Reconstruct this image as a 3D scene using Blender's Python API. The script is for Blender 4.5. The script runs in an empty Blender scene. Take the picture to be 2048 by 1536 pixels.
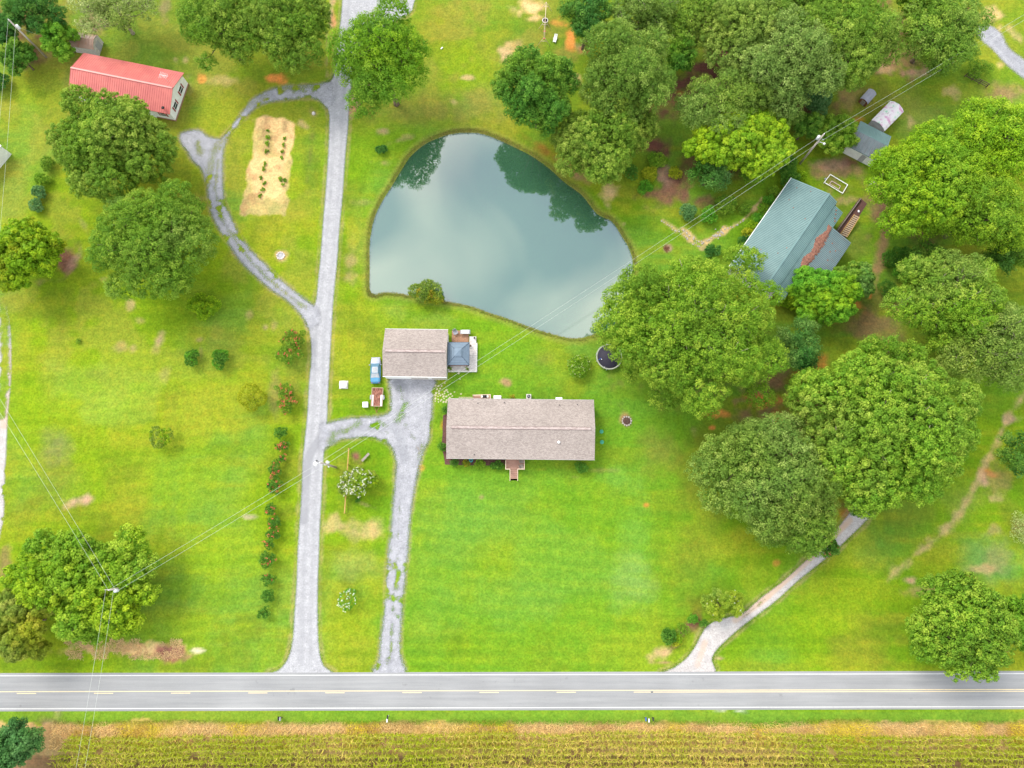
import bpy, math, random
import numpy as np
from mathutils import Vector, Matrix

# ------------------------------------------------------------------ camera, sky, sun, exposure
scene = bpy.context.scene
H = 118.0                                  # flying height of the camera in metres
TILT = math.radians(11.0)                  # looking 11 degrees north of straight down
FPX = 1400.0                               # focal length in pixels of a 2048 wide picture
cam_d = bpy.data.cameras.new('camera')
cam_d.sensor_width = 36.0
cam_d.lens = 36.0 * FPX / 2048.0
cam_d.clip_start = 1.0
cam_d.clip_end = 6000.0
cam = bpy.data.objects.new('camera', cam_d)
scene.collection.objects.link(cam)
cam.location = (0, 0, H)
cam.rotation_euler = (TILT, 0, 0)
scene.camera = cam

SUN_EL, SUN_AZ = math.radians(47), math.radians(316)      # soft light from the northwest
world = bpy.data.worlds.new("World")
scene.world = world
world.use_nodes = True
wn = world.node_tree
for n in list(wn.nodes): wn.nodes.remove(n)
def wnode(t, **k):
    n = wn.nodes.new(t)
    for a, b in k.items(): setattr(n, a, b)
    return n
w_out = wnode('ShaderNodeOutputWorld'); w_bg = wnode('ShaderNodeBackground')
w_sky = wnode('ShaderNodeTexSky'); w_sky.sky_type = 'NISHITA'; w_sky.sun_disc = False
w_sky.sun_elevation = SUN_EL; w_sky.sun_rotation = SUN_AZ; w_sky.air_density = 1.0; w_sky.dust_density = 2.0
w_tc = wnode('ShaderNodeTexCoord')
w_sep = wnode('ShaderNodeSeparateXYZ'); w_max = wnode('ShaderNodeMath', operation='MAXIMUM'); w_max.inputs[1].default_value = 0.12
w_dx = wnode('ShaderNodeMath', operation='DIVIDE'); w_dy = wnode('ShaderNodeMath', operation='DIVIDE')
w_cmb = wnode('ShaderNodeCombineXYZ')
w_noi = wnode('ShaderNodeTexNoise'); w_noi.inputs['Scale'].default_value = 3.6; w_noi.inputs['Detail'].default_value = 4
w_noi.inputs['Roughness'].default_value = 0.42; w_noi.inputs['Distortion'].default_value = 0.5
w_rmp = wnode('ShaderNodeValToRGB')
w_rmp.color_ramp.elements[0].position = 0.40; w_rmp.color_ramp.elements[0].color = (4.5, 5.3, 6.9, 1)
w_rmp.color_ramp.elements[1].position = 0.58; w_rmp.color_ramp.elements[1].color = (12.0, 12.1, 11.3, 1)
w_mix = wnode('ShaderNodeMixRGB'); w_mix.inputs[0].default_value = 0.82
L = wn.links.new
L(w_tc.outputs['Generated'], w_sep.inputs[0]); L(w_sep.outputs[2], w_max.inputs[0])
L(w_sep.outputs[0], w_dx.inputs[0]); L(w_max.outputs[0], w_dx.inputs[1])
L(w_sep.outputs[1], w_dy.inputs[0]); L(w_max.outputs[0], w_dy.inputs[1])
L(w_dx.outputs[0], w_cmb.inputs[0]); L(w_dy.outputs[0], w_cmb.inputs[1])
w_cmb.inputs[2].default_value = 3.3
L(w_cmb.outputs[0], w_noi.inputs['Vector']); L(w_noi.outputs[0], w_rmp.inputs[0])
L(w_sky.outputs[0], w_mix.inputs[1]); L(w_rmp.outputs[0], w_mix.inputs[2])
L(w_mix.outputs[0], w_bg.inputs[0]); w_bg.inputs[1].default_value = 0.125
L(w_bg.outputs[0], w_out.inputs[0])

sun_d = bpy.data.lights.new('sun', 'SUN'); sun_d.energy = 2.0; sun_d.angle = math.radians(25); sun_d.color = (1.0, 0.955, 0.88)
sun = bpy.data.objects.new('sun', sun_d); scene.collection.objects.link(sun)
sdir = Vector((math.sin(SUN_AZ) * math.cos(SUN_EL), math.cos(SUN_AZ) * math.cos(SUN_EL), math.sin(SUN_EL)))
sun.rotation_euler = sdir.to_track_quat('Z', 'Y').to_euler()
sun.location = (0, 0, 90)

scene.view_settings.view_transform = 'Standard'
scene.view_settings.look = 'None'
scene.view_settings.gamma = 1.0
scene.view_settings.use_curve_mapping = False
scene.view_settings.exposure = 1.06

# ------------------------------------------------------------------ helpers
CT, ST = math.cos(TILT), math.sin(TILT)
def P(px, py, z=0.0):
    """the point at height z that stands at this place of the photograph"""
    dx, dy = (px - 1024.0) / FPX, (768.0 - py) / FPX
    wx, wy, wz = dx, dy * CT + ST, dy * ST - CT
    t = (z - H) / wz
    return Vector((wx * t, wy * t, z))
def Qn(X, Y, Z=0.0):
    zc = Z - H
    yy = Y * CT + zc * ST
    zz = -Y * ST + zc * CT
    zz = np.minimum(zz, -1.0)
    return 1024.0 + FPX * X / -zz, 768.0 - FPX * yy / -zz
def mpp(px, py, z=0.0):
    return (P(px + 1, py, z) - P(px, py, z)).length
rng = np.random.default_rng(7)
random.seed(7)

def link(o, parent=None):
    scene.collection.objects.link(o)
    if parent is not None: o.parent = parent
    return o
def tag(o, label=None, cat=None, group=None, kind=None):
    if label: o['label'] = label
    if cat: o['category'] = cat
    if group: o['group'] = group
    if kind: o['kind'] = kind
    return o
def thing(name, label, cat, loc=(0, 0, 0), rz=0.0, group=None):
    o = bpy.data.objects.new(name, None); o.empty_display_size = 0.3
    o.location = loc; o.rotation_euler = (0, 0, rz)
    link(o); return tag(o, label, cat, group)
def copy_tree(o, parent=None):
    c = o.copy(); scene.collection.objects.link(c)
    if parent is not None: c.parent = parent
    for ch in list(o.children): copy_tree(ch, c)
    return c

class MB:
    def __init__(s): s.v = []; s.f = []; s.sm = []
    def add(s, vs, fs, smooth=False):
        b = len(s.v); s.v += [tuple(v) for v in vs]
        for f in fs: s.f.append(tuple(b + i for i in f)); s.sm.append(smooth)
        return s
    def box(s, x0, x1, y0, y1, z0, z1, M=None):
        vs = [Vector((x, y, z)) for z in (z0, z1) for x, y in ((x0, y0), (x1, y0), (x1, y1), (x0, y1))]
        if M is not None: vs = [M @ v for v in vs]
        return s.add(vs, [(0, 3, 2, 1), (4, 5, 6, 7), (0, 1, 5, 4), (1, 2, 6, 5), (2, 3, 7, 6), (3, 0, 4, 7)])
    def bar(s, a, b, w, h=None):
        a, b = Vector(a), Vector(b); h = h or w; d = b - a; n = d.length
        M = Matrix.Translation(a) @ d.to_track_quat('Z', 'Y').to_matrix().to_4x4()
        return s.box(-w / 2, w / 2, -h / 2, h / 2, 0, n, M)
    def tube(s, pts, rs, n=8, caps=True):
        pts = [Vector(p) for p in pts]
        if not hasattr(rs, '__len__'): rs = [rs] * len(pts)
        vs = []; fs = []
        for i, p in enumerate(pts):
            d = (pts[min(i + 1, len(pts) - 1)] - pts[max(i - 1, 0)]).normalized()
            u = d.orthogonal().normalized() if i == 0 else (u - d * u.dot(d)).normalized()
            w = d.cross(u)
            for k in range(n):
                a = 2 * math.pi * k / n
                vs.append(p + (u * math.cos(a) + w * math.sin(a)) * rs[i])
        for i in range(len(pts) - 1):
            for k in range(n):
                fs.append((i * n + k, i * n + (k + 1) % n, (i + 1) * n + (k + 1) % n, (i + 1) * n + k))
        s.add(vs, fs, True)
        if caps:
            b = len(s.v) - len(vs)
            s.f.append(tuple(b + k for k in range(n))[::-1]); s.sm.append(False)
            s.f.append(tuple(b + (len(pts) - 1) * n + k for k in range(n))); s.sm.append(False)
        return s
    def lathe(s, prof, n=20, c=(0, 0, 0)):
        vs = []; fs = []
        for r, z in prof:
            for k in range(n):
                a = 2 * math.pi * k / n; vs.append((c[0] + r * math.cos(a), c[1] + r * math.sin(a), c[2] + z))
        m = len(prof)
        for i in range(m - 1):
            for k in range(n):
                fs.append((i * n + k, i * n + (k + 1) % n, (i + 1) * n + (k + 1) % n, (i + 1) * n + k))
        fs.append(tuple(range(n))[::-1]); fs.append(tuple((m - 1) * n + k for k in range(n)))
        return s.add(vs, fs, True)
    def build(s, name, mat, parent=None, bevel=0.0):
        me = bpy.data.meshes.new(name); me.from_pydata(s.v, [], s.f); me.update()
        me.polygons.foreach_set('use_smooth', s.sm)
        me.materials.append(mat)
        o = bpy.data.objects.new(name, me); link(o, parent)
        if bevel:
            m = o.modifiers.new('bevel', 'BEVEL'); m.width = bevel; m.segments = 2; m.limit_method = 'ANGLE'
        return o

# ------------------------------------------------------------------ materials
def new_mat(name):
    m = bpy.data.materials.new(name); m.use_nodes = True
    nt = m.node_tree; bs = nt.nodes['Principled BSDF']
    return m, nt, bs
def nd(nt, t, **k):
    n = nt.nodes.new(t)
    for a, b in k.items(): setattr(n, a, b)
    return n
def noise(nt, scale, detail=4, rough=0.6, vec=None, kind='Object'):
    n = nd(nt, 'ShaderNodeTexNoise'); n.inputs['Scale'].default_value = scale
    n.inputs['Detail'].default_value = detail; n.inputs['Roughness'].default_value = rough
    if vec is None:
        tc = nd(nt, 'ShaderNodeTexCoord'); vec = tc.outputs[kind]
    nt.links.new(vec, n.inputs['Vector']); return n
def ramp(nt, fac, stops):
    r = nd(nt, 'ShaderNodeValToRGB'); cr = r.color_ramp
    while len(cr.elements) < len(stops): cr.elements.new(0.5)
    for e, (p, c) in zip(cr.elements, stops):
        e.position = p; e.color = (c[0], c[1], c[2], 1) if hasattr(c, '__len__') else (c, c, c, 1)
    nt.links.new(fac, r.inputs[0]); return r
def mixc(nt, a, b, fac, mode='MIX'):
    m = nd(nt, 'ShaderNodeMixRGB', blend_type=mode)
    for i, s in ((1, a), (2, b)):
        if hasattr(s, 'links'): nt.links.new(s, m.inputs[i])
        else: m.inputs[i].default_value = (s[0], s[1], s[2], 1)
    if hasattr(fac, 'links'): nt.links.new(fac, m.inputs[0])
    else: m.inputs[0].default_value = fac
    return m.outputs[0]
def mat(name, col, col2=None, rough=0.8, scale=6.0, metal=0.0, bump=0.15, detail=5, spec=0.3, lo=0.35, hi=0.65, stretch=None):
    m, nt, bs = new_mat(name)
    tc = nd(nt, 'ShaderNodeTexCoord'); vec = tc.outputs['Object']
    if stretch:
        mp = nd(nt, 'ShaderNodeMapping'); mp.inputs['Scale'].default_value = stretch
        nt.links.new(vec, mp.inputs[0]); vec = mp.outputs[0]
    n = noise(nt, scale, detail, 0.65, vec)
    c2 = col2 or tuple(x * 0.72 for x in col)
    r = ramp(nt, n.outputs[0], [(lo, c2), (hi, col)])
    nt.links.new(r.outputs[0], bs.inputs['Base Color'])
    bs.inputs['Roughness'].default_value = rough; bs.inputs['Metallic'].default_value = metal
    bs.inputs['Specular IOR Level'].default_value = spec
    if bump:
        b = nd(nt, 'ShaderNodeBump'); b.inputs['Strength'].default_value = bump; b.inputs['Distance'].default_value = 0.03
        nt.links.new(n.outputs[0], b.inputs['Height']); nt.links.new(b.outputs[0], bs.inputs['Normal'])
    return m

# leaves: colour per leaf lives in the mesh
m_leaf, nt, bs = new_mat('leaves')
at = nd(nt, 'ShaderNodeAttribute', attribute_name='Col')
nt.links.new(at.outputs['Color'], bs.inputs['Base Color'])
bs.inputs['Roughness'].default_value = 0.55; bs.inputs['Specular IOR Level'].default_value = 0.08
tr = nd(nt, 'ShaderNodeBsdfTranslucent')
hs = nd(nt, 'ShaderNodeHueSaturation'); hs.inputs['Value'].default_value = 1.3; hs.inputs['Saturation'].default_value = 1.05
nt.links.new(at.outputs['Color'], hs.inputs['Color']); nt.links.new(hs.outputs[0], tr.inputs[0])
mx = nd(nt, 'ShaderNodeMixShader'); mx.inputs[0].default_value = 0.30
nt.links.new(bs.outputs[0], mx.inputs[1]); nt.links.new(tr.outputs[0], mx.inputs[2])
nt.links.new(mx.outputs[0], nt.nodes['Material Output'].inputs[0])

m_bark = mat('bark', (0.17, 0.12, 0.08), (0.08, 0.055, 0.035), scale=5, bump=0.5, stretch=(1, 1, 0.25))
m_palebark = mat('pale_bark', (0.36, 0.31, 0.22), (0.22, 0.18, 0.12), scale=4, bump=0.3)
m_shingle, nt, bs = new_mat('asphalt_shingles')
tc = nd(nt, 'ShaderNodeTexCoord')
br = nd(nt, 'ShaderNodeTexBrick'); br.inputs['Scale'].default_value = 1.0
br.inputs['Brick Width'].default_value = 0.32; br.inputs['Row Height'].default_value = 0.15; br.inputs['Mortar Size'].default_value = 0.006
br.inputs['Color1'].default_value = (0.305, 0.258, 0.232, 1); br.inputs['Color2'].default_value = (0.222, 0.182, 0.163, 1); br.inputs['Mortar'].default_value = (0.15, 0.12, 0.115, 1)
br.inputs['Bias'].default_value = -0.2
nt.links.new(tc.outputs['Object'], br.inputs['Vector'])
n1 = noise(nt, 5.5, 3, 0.75, tc.outputs['Object']); r1 = ramp(nt, n1.outputs[0], [(0.3, 0.78), (0.7, 1.18)])
n2 = noise(nt, 0.35, 3, 0.5, tc.outputs['Object']); r2 = ramp(nt, n2.outputs[0], [(0.3, 0.93), (0.7, 1.06)])
c = mixc(nt, br.outputs[0], r1.outputs[0], 1.0, 'MULTIPLY'); c = mixc(nt, c, r2.outputs[0], 1.0, 'MULTIPLY')
nt.links.new(c, bs.inputs['Base Color']); bs.inputs['Roughness'].default_value = 0.95; bs.inputs['Specular IOR Level'].default_value = 0.15

def metal_roof(name, col, col2, dirt, dirt_lo=0.55, rough=0.42):
    m, nt, bs = new_mat(name)
    tc = nd(nt, 'ShaderNodeTexCoord')
    n1 = noise(nt, 0.5, 5, 0.6, tc.outputs['Object']); r1 = ramp(nt, n1.outputs[0], [(0.35, col2), (0.65, col)])
    mp = nd(nt, 'ShaderNodeMapping'); mp.inputs['Scale'].default_value = (2.2, 0.35, 1)
    nt.links.new(tc.outputs['Object'], mp.inputs[0])
    n2 = noise(nt, 1.2, 6, 0.7, mp.outputs[0]); r2 = ramp(nt, n2.outputs[0], [(dirt_lo, 0.0), (dirt_lo + 0.2, 0.8)])
    c = mixc(nt, r1.outputs[0], dirt, r2.outputs[0])
    nt.links.new(c, bs.inputs['Base Color']); bs.inputs['Roughness'].default_value = rough
    bs.inputs['Specular IOR Level'].default_value = 0.4
    return m
m_tealrib = mat('rib_shade_teal', (0.045, 0.085, 0.085), rough=0.6, bump=0)  # seams coloured darker to paint the shadow lines of the ribs
m_teal = metal_roof('teal_metal', (0.125, 0.205, 0.20), (0.10, 0.172, 0.17), (0.14, 0.17, 0.16), 0.60)
m_tealgrey = metal_roof('weathered_teal_metal', (0.14, 0.195, 0.205), (0.11, 0.155, 0.165), (0.15, 0.13, 0.12), 0.52)
m_shedgrey = metal_roof('grey_ribbed_metal', (0.17, 0.185, 0.20), (0.12, 0.13, 0.145), (0.09, 0.08, 0.09), 0.5)
m_red = metal_roof('red_metal', (0.46, 0.12, 0.10), (0.39, 0.09, 0.08), (0.27, 0.07, 0.06), 0.57)
m_rustroof = metal_roof('rusty_tin', (0.36, 0.24, 0.19), (0.30, 0.19, 0.14), (0.35, 0.12, 0.04), 0.52)
m_greyroof = metal_roof('grey_tin', (0.27, 0.27, 0.32), (0.2, 0.2, 0.25), (0.12, 0.10, 0.12), 0.6)
m_white = mat('white_paint', (0.78, 0.77, 0.74), (0.66, 0.65, 0.63), rough=0.5, scale=1.5, bump=0.03)
m_offwhite = mat('weathered_white_board', (0.56, 0.51, 0.48), (0.38, 0.34, 0.32), rough=0.7, scale=3, bump=0.1)
m_siding = mat('pale_siding', (0.60, 0.58, 0.53), (0.52, 0.50, 0.46), rough=0.7, scale=2, bump=0.05)
m_greywall = mat('grey_board', (0.36, 0.35, 0.36), (0.28, 0.27, 0.28), rough=0.7, scale=2)
m_glass = mat('dark_glass', (0.03, 0.04, 0.05), (0.02, 0.025, 0.03), rough=0.08, scale=1, bump=0, spec=0.6)
m_shutter = mat('red_shutter', (0.28, 0.03, 0.03), rough=0.6)
m_deck = mat('brown_decking', (0.37, 0.21, 0.16), (0.29, 0.16, 0.12), rough=0.8, scale=4, stretch=(0.3, 3, 1), bump=0.1)
m_rail = mat('pale_rail', (0.60, 0.46, 0.34), (0.48, 0.36, 0.27), rough=0.7, scale=3)
m_yellowwood = mat('new_yellow_wood', (0.46, 0.28, 0.085), (0.34, 0.2, 0.06), rough=0.7, scale=3, bump=0.05)
m_greywood = mat('grey_weathered_wood', (0.30, 0.26, 0.22), (0.19, 0.16, 0.13), rough=0.9, scale=4, bump=0.2)
m_darkwood = mat('dark_wood', (0.12, 0.075, 0.055), (0.06, 0.04, 0.03), rough=0.9, scale=4)
m_pole = mat('pole_wood', (0.46, 0.40, 0.35), (0.34, 0.28, 0.24), rough=0.85, scale=3, stretch=(3, 3, 0.3))
m_alu = mat('aluminium', (0.70, 0.71, 0.72), (0.55, 0.56, 0.58), rough=0.4, scale=3, bump=0)
m_wire = mat('bright_wire', (0.52, 0.54, 0.48), (0.42, 0.44, 0.4), rough=0.5, scale=1, bump=0)
m_gazebo = mat('slate_blue_metal', (0.15, 0.195, 0.245), (0.125, 0.165, 0.21), rough=0.5, scale=1.3, bump=0.02)
m_gaztrim = mat('dark_slate_trim', (0.05, 0.075, 0.11), rough=0.6, bump=0)
m_black = mat('black_plastic', (0.02, 0.02, 0.022), (0.01, 0.01, 0.012), rough=0.5)
m_rubber = mat('tyre_rubber', (0.018, 0.018, 0.018), rough=0.9)
m_rust = mat('rusty_steel', (0.23, 0.09, 0.04), (0.11, 0.045, 0.025), rough=0.85, scale=3)
m_rustdeck = mat('rusty_trailer_bed', (0.30, 0.13, 0.09), (0.09, 0.03, 0.022), rough=0.9, scale=5, detail=7, stretch=(2, 0.5, 1), lo=0.4, hi=0.6)
m_tanframe = mat('tan_frame', (0.42, 0.33, 0.22), (0.3, 0.2, 0.12), rough=0.7)
m_fender = mat('pinkish_fender', (0.62, 0.48, 0.46), (0.5, 0.36, 0.34), rough=0.6)
m_green = mat('green_plastic', (0.05, 0.30, 0.19), (0.04, 0.24, 0.16), rough=0.5, bump=0)
m_tealp = mat('teal_ceramic', (0.02, 0.28, 0.30), (0.015, 0.2, 0.22), rough=0.3, bump=0)
m_stone = mat('field_stone', (0.42, 0.38, 0.33), (0.25, 0.22, 0.19), rough=0.95, scale=8, bump=0.4)
m_palestone = mat('pale_stepping_stone', (0.44, 0.40, 0.25), (0.30, 0.28, 0.16), rough=0.9, scale=6, bump=0.2)
m_brick = mat('brick_patio', (0.36, 0.19, 0.11), (0.2, 0.11, 0.07), rough=0.9, scale=5, detail=7)
m_carblue = mat('blue_car_paint', (0.045, 0.20, 0.34), (0.035, 0.16, 0.28), rough=0.25, scale=1, bump=0, spec=0.6)
m_carsilver = mat('faded_silver_sky_sheen', (0.33, 0.35, 0.42), (0.25, 0.27, 0.34), rough=0.35, scale=2, bump=0, spec=0.5)  # faded silver plus sky reflection painted onto the blue car's front
m_carglass = mat('blue_car_glass', (0.04, 0.13, 0.20), (0.035, 0.11, 0.17), rough=0.05, scale=1, bump=0, spec=0.8)
m_carpale = mat('painted_sky_reflection', (0.33, 0.34, 0.35), (0.24, 0.25, 0.27), rough=0.4, scale=3, bump=0)  # sky reflection painted as pale colour on car roof and rear window
m_chrome = mat('chrome', (0.6, 0.6, 0.62), rough=0.15, metal=1.0, bump=0)
m_redlens = mat('red_lens', (0.35, 0.02, 0.02), rough=0.2, bump=0)
m_mat = mat('black_mesh_mat', (0.022, 0.018, 0.032), (0.015, 0.013, 0.022), rough=0.7, scale=10)
m_padring = mat('pale_pad_ring', (0.30, 0.31, 0.24), (0.24, 0.25, 0.20), rough=0.6)
m_blue = mat('blue_plastic', (0.05, 0.10, 0.32), rough=0.5)
m_redplas = mat('red_plastic', (0.45, 0.08, 0.05), rough=0.5)
m_vent = mat('ridge_vent', (0.40, 0.33, 0.31), (0.22, 0.165, 0.15), rough=0.9, scale=2.2, detail=5, stretch=(1, 3, 1))
m_greyplastic = mat('grey_plastic', (0.30, 0.30, 0.33), rough=0.6)
m_needles = mat('fallen_red_leaves', (0.30, 0.135, 0.09), (0.10, 0.045, 0.035), rough=0.95, scale=3.2, detail=8, bump=0.8)
m_darkvent2 = mat('vent_edge_strip', (0.17, 0.12, 0.11), rough=0.9)
m_darkvent = mat('dark_vent_pipe', (0.10, 0.09, 0.09), rough=0.8)
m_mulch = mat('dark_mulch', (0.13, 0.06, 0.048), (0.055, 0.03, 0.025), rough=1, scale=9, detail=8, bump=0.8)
# ------------------------------------------------------------------ numpy tools
def vnoise(x, y, scale, seed, oct=4, gain=0.5):
    out = np.zeros_like(x); amp = 1.0; tot = 0.0; r = np.random.default_rng(seed)
    for o in range(oct):
        tab = r.random((256, 256))
        u, v = x / scale + 1000.3, y / scale + 1000.7
        i, j = np.floor(u).astype(int), np.floor(v).astype(int)
        a, b = u - i, v - j; a = a * a * (3 - 2 * a); b = b * b * (3 - 2 * b)
        i0, j0, i1, j1 = i % 256, j % 256, (i + 1) % 256, (j + 1) % 256
        out += amp * ((tab[i0, j0] * (1 - a) + tab[i1, j0] * a) * (1 - b) + (tab[i0, j1] * (1 - a) + tab[i1, j1] * a) * b)
        tot += amp; amp *= gain; scale *= 0.5
    return out / tot
def sdist(x, y, poly):
    """signed distance to a polygon, positive inside"""
    p = np.array(poly, float); q = np.roll(p, -1, 0)
    d2 = np.full(x.shape, 1e18); ins = np.zeros(x.shape, bool)
    for (ax, ay), (bx, by) in zip(p, q):
        ex, ey = bx - ax, by - ay; L2 = ex * ex + ey * ey + 1e-9
        t = np.clip(((x - ax) * ex + (y - ay) * ey) / L2, 0, 1)
        d2 = np.minimum(d2, (x - ax - t * ex) ** 2 + (y - ay - t * ey) ** 2)
        c = (ay > y) != (by > y)
        xi = ax + (y - ay) * ex / (ey if abs(ey) > 1e-9 else 1e-9)
        ins ^= c & (x < xi)
    d = np.sqrt(d2); return np.where(ins, d, -d)
def ldist(x, y, line):
    p = np.array(line, float); d2 = np.full(x.shape, 1e18)
    for (ax, ay), (bx, by) in zip(p[:-1], p[1:]):
        ex, ey = bx - ax, by - ay; L2 = ex * ex + ey * ey + 1e-9
        t = np.clip(((x - ax) * ex + (y - ay) * ey) / L2, 0, 1)
        d2 = np.minimum(d2, (x - ax - t * ex) ** 2 + (y - ay - t * ey) ** 2)
    return np.sqrt(d2)
def smooth_poly(pts, n=5, closed=True):
    out = []; m = len(pts)
    rngk = range(m) if closed else range(m - 1)
    for i in rngk:
        g = (lambda k: pts[k % m]) if closed else (lambda k: pts[min(max(k, 0), m - 1)])
        p0, p1, p2, p3 = g(i - 1), g(i), g(i + 1), g(i + 2)
        for k in range(n):
            t = k / n
            out.append(tuple(0.5 * (2 * p1[a] + (p2[a] - p0[a]) * t + (2 * p0[a] - 5 * p1[a] + 4 * p2[a] - p3[a]) * t * t + (3 * p1[a] - p0[a] - 3 * p2[a] + p3[a]) * t ** 3) for a in (0, 1)))
    if not closed: out.append(pts[-1])
    return out
def W(pts, n=4, closed=True, z=0.0):
    w = [tuple(P(a, b, z)[:2]) for a, b in pts]
    return smooth_poly(w, n, closed) if n > 1 else w
def sst(x, a, b):
    t = np.clip((x - a) / (b - a), 0, 1); return t * t * (3 - 2 * t)
def grid_mesh(name, X, Y, Z, keep=None, attrs=None, mat_=None, smooth=True):
    nx, ny = X.shape
    idx = np.arange(nx * ny).reshape(nx, ny)
    q = np.stack([idx[:-1, :-1], idx[1:, :-1], idx[1:, 1:], idx[:-1, 1:]], -1).reshape(-1, 4)
    if keep is not None:
        k = keep[:-1, :-1] | keep[1:, :-1] | keep[1:, 1:] | keep[:-1, 1:]
        q = q[k.reshape(-1)]
    used = np.unique(q); mp = np.full(nx * ny, -1); mp[used] = np.arange(len(used)); q = mp[q]
    co = np.stack([X, Y, Z], -1).reshape(-1, 3)[used]
    me = raw_mesh(name, co, q, smooth)
    for an, (typ, data) in (attrs or {}).items():
        a = me.attributes.new(an, typ, 'POINT')
        if typ == 'FLOAT': a.data.foreach_set('value', data.reshape(-1)[used].astype(np.float32))
        else:
            d = data.reshape(-1, 3)[used]; d = np.concatenate([d, np.ones((len(d), 1))], 1)
            a.data.foreach_set('color', d.astype(np.float32).reshape(-1))
    if mat_: me.materials.append(mat_)
    return me
def raw_mesh(name, co, q, smooth=False):
    me = bpy.data.meshes.new(name)
    me.vertices.add(len(co)); me.vertices.foreach_set('co', co.astype(np.float32).reshape(-1))
    me.loops.add(q.size); me.loops.foreach_set('vertex_index', q.astype(np.int32).reshape(-1))
    me.polygons.add(len(q)); me.polygons.foreach_set('loop_start', (np.arange(len(q)) * q.shape[1]).astype(np.int32))
    me.update(calc_edges=True); me.validate()
    if smooth: me.polygons.foreach_set('use_smooth', np.ones(len(me.polygons), bool))
    return me

# ------------------------------------------------------------------ outlines of the place, read off the photograph
POND = W([(910,264),(935,262),(965,265),(1000,278),(1030,292),(1065,310),(1100,335),(1130,362),(1165,388),(1195,425),(1225,441),(1245,470),(1262,500),(1268,530),(1262,565),(1250,605),(1237,640),(1222,658),(1195,668),(1150,678),(1100,668),(1060,655),(1020,640),(980,627),(940,613),(900,605),(870,600),(840,596),(800,588),(770,586),(748,590),(738,580),(737,540),(738,480),(745,440),(760,405),(782,370),(800,340),(820,310),(850,285),(885,270)])
DRIVE = W([(683,-60),(683,0),(680,40),(672,100),(668,140),(663,158),(653,170),(650,190),(652,208),(657,230),(657,260),(655,310),(650,384),(645,440),(640,510),(635,560),(631,600),(622,625),(616,650),(620,680),(621,720),(617,760),(613,830),(608,880),(604,920),(602,980),(598,1040),(594,1100),(592,1160),(588,1220),(584,1280),(575,1315),(558,1338),(538,1349),(662,1349),(648,1330),(640,1300),(637,1250),(637,1170),(639,1120),(641,1060),(644,1000),(647,940),(650,900),(655,850),(657,800),(660,740),(664,670),(668,600),(675,530),(680,460),(687,384),(692,310),(697,260),(700,210),(704,170),(712,105),(760,60),(815,30),(828,10),(830,-60)], 3)
LOOP = W([(662,165),(640,169),(600,172),(560,175),(530,185),(505,200),(485,225),(466,250),(452,268),(440,279),(415,274),(396,261),(362,267),(364,288),(376,302),(385,320),(402,336),(410,355),(415,375),(418,400),(425,430),(440,460),(460,490),(480,520),(510,550),(545,580),(575,600),(595,620),(610,640),(619,658),(640,650),(636,616),(626,611),(610,600),(590,585),(560,560),(530,530),(505,505),(485,480),(468,450),(455,420),(448,400),(445,370),(444,340),(445,310),(450,285),(465,262),(490,235),(510,215),(540,203),(580,198),(620,195),(640,200),(654,216),(668,200)], 3)
HDRIVE = W([(640,850),(655,847),(680,841),(720,836),(760,834),(780,822),(783,790),(784,752),(866,752),(864,800),(862,840),(857,880),(848,897),(838,930),(832,960),(824,1000),(818,1050),(815,1100),(810,1150),(805,1200),(800,1260),(800,1310),(808,1348),(748,1348),(759,1320),(762,1280),(768,1240),(774,1160),(776,1120),(783,1060),(788,1000),(792,960),(793,930),(788,902),(775,885),(745,875),(710,875),(680,878),(655,893),(640,900)], 3)
EDRIVE = W([(1322,1347),(1345,1335),(1372,1315),(1390,1290),(1403,1265),(1418,1247),(1445,1236),(1478,1228),(1492,1220),(1520,1195),(1560,1165),(1600,1130),(1640,1090),(1680,1048),(1720,1000),(1750,1010),(1735,1040),(1700,1075),(1685,1090),(1650,1120),(1600,1160),(1550,1205),(1510,1235),(1480,1258),(1455,1280),(1435,1300),(1425,1320),(1427,1348)], 3)
NDRIVE = W([(1950,60),(1972,47),(2003,66),(2018,95),(2060,125),(2110,150),(2110,205),(2050,160),(2010,128),(1985,100),(1966,84)], 3)
WDRIVE = W([(-90,560),(-6,575),(10,606),(19,640),(24,690),(23,760),(17,830),(14,900),(11,960),(9,1030),(3,1060),(-10,1090),(-90,1100)], 3)
GARDEN = W([(511,237),(540,236),(560,232),(577,240),(592,246),(588,275),(585,300),(583,340),(577,365),(574,400),(569,431),(540,428),(505,431),(482,425),(487,400),(495,350),(505,300)], 2)
ROADY0, ROADY1 = P(1024, 1346.5)[1], P(1024, 1420)[1]

# ------------------------------------------------------------------ ground
def axis(a, b, step, far):
    core = np.arange(a, b + step, step); out = [core]
    s = step; x = core[-1]; up = []
    while x < far: s *= 1.35; x += s; up.append(x)
    s = step; x = core[0]; dn = []
    while x > -far: s *= 1.35; x -= s; dn.append(x)
    return np.concatenate([np.array(dn[::-1]), core, np.array(up)])
gx = axis(-106, 106, 0.3, 2500); gy = axis(-46, 108, 0.3, 2500)
X, Y = np.meshgrid(gx, gy, indexing='ij')
PX, PY = Qn(X, Y)
rough1 = vnoise(X, Y, 9, 11); rough2 = vnoise(X, Y, 22, 12, 3); fine = vnoise(X, Y, 1.6, 13, 3); mid = vnoise(X, Y, 4.5, 14, 3)
streak = vnoise(X * 0.12, Y, 1.8, 15, 3); streak2 = vnoise(X, Y * 0.12, 1.8, 16, 3)
def C(*c): return np.array(c, float)
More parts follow.
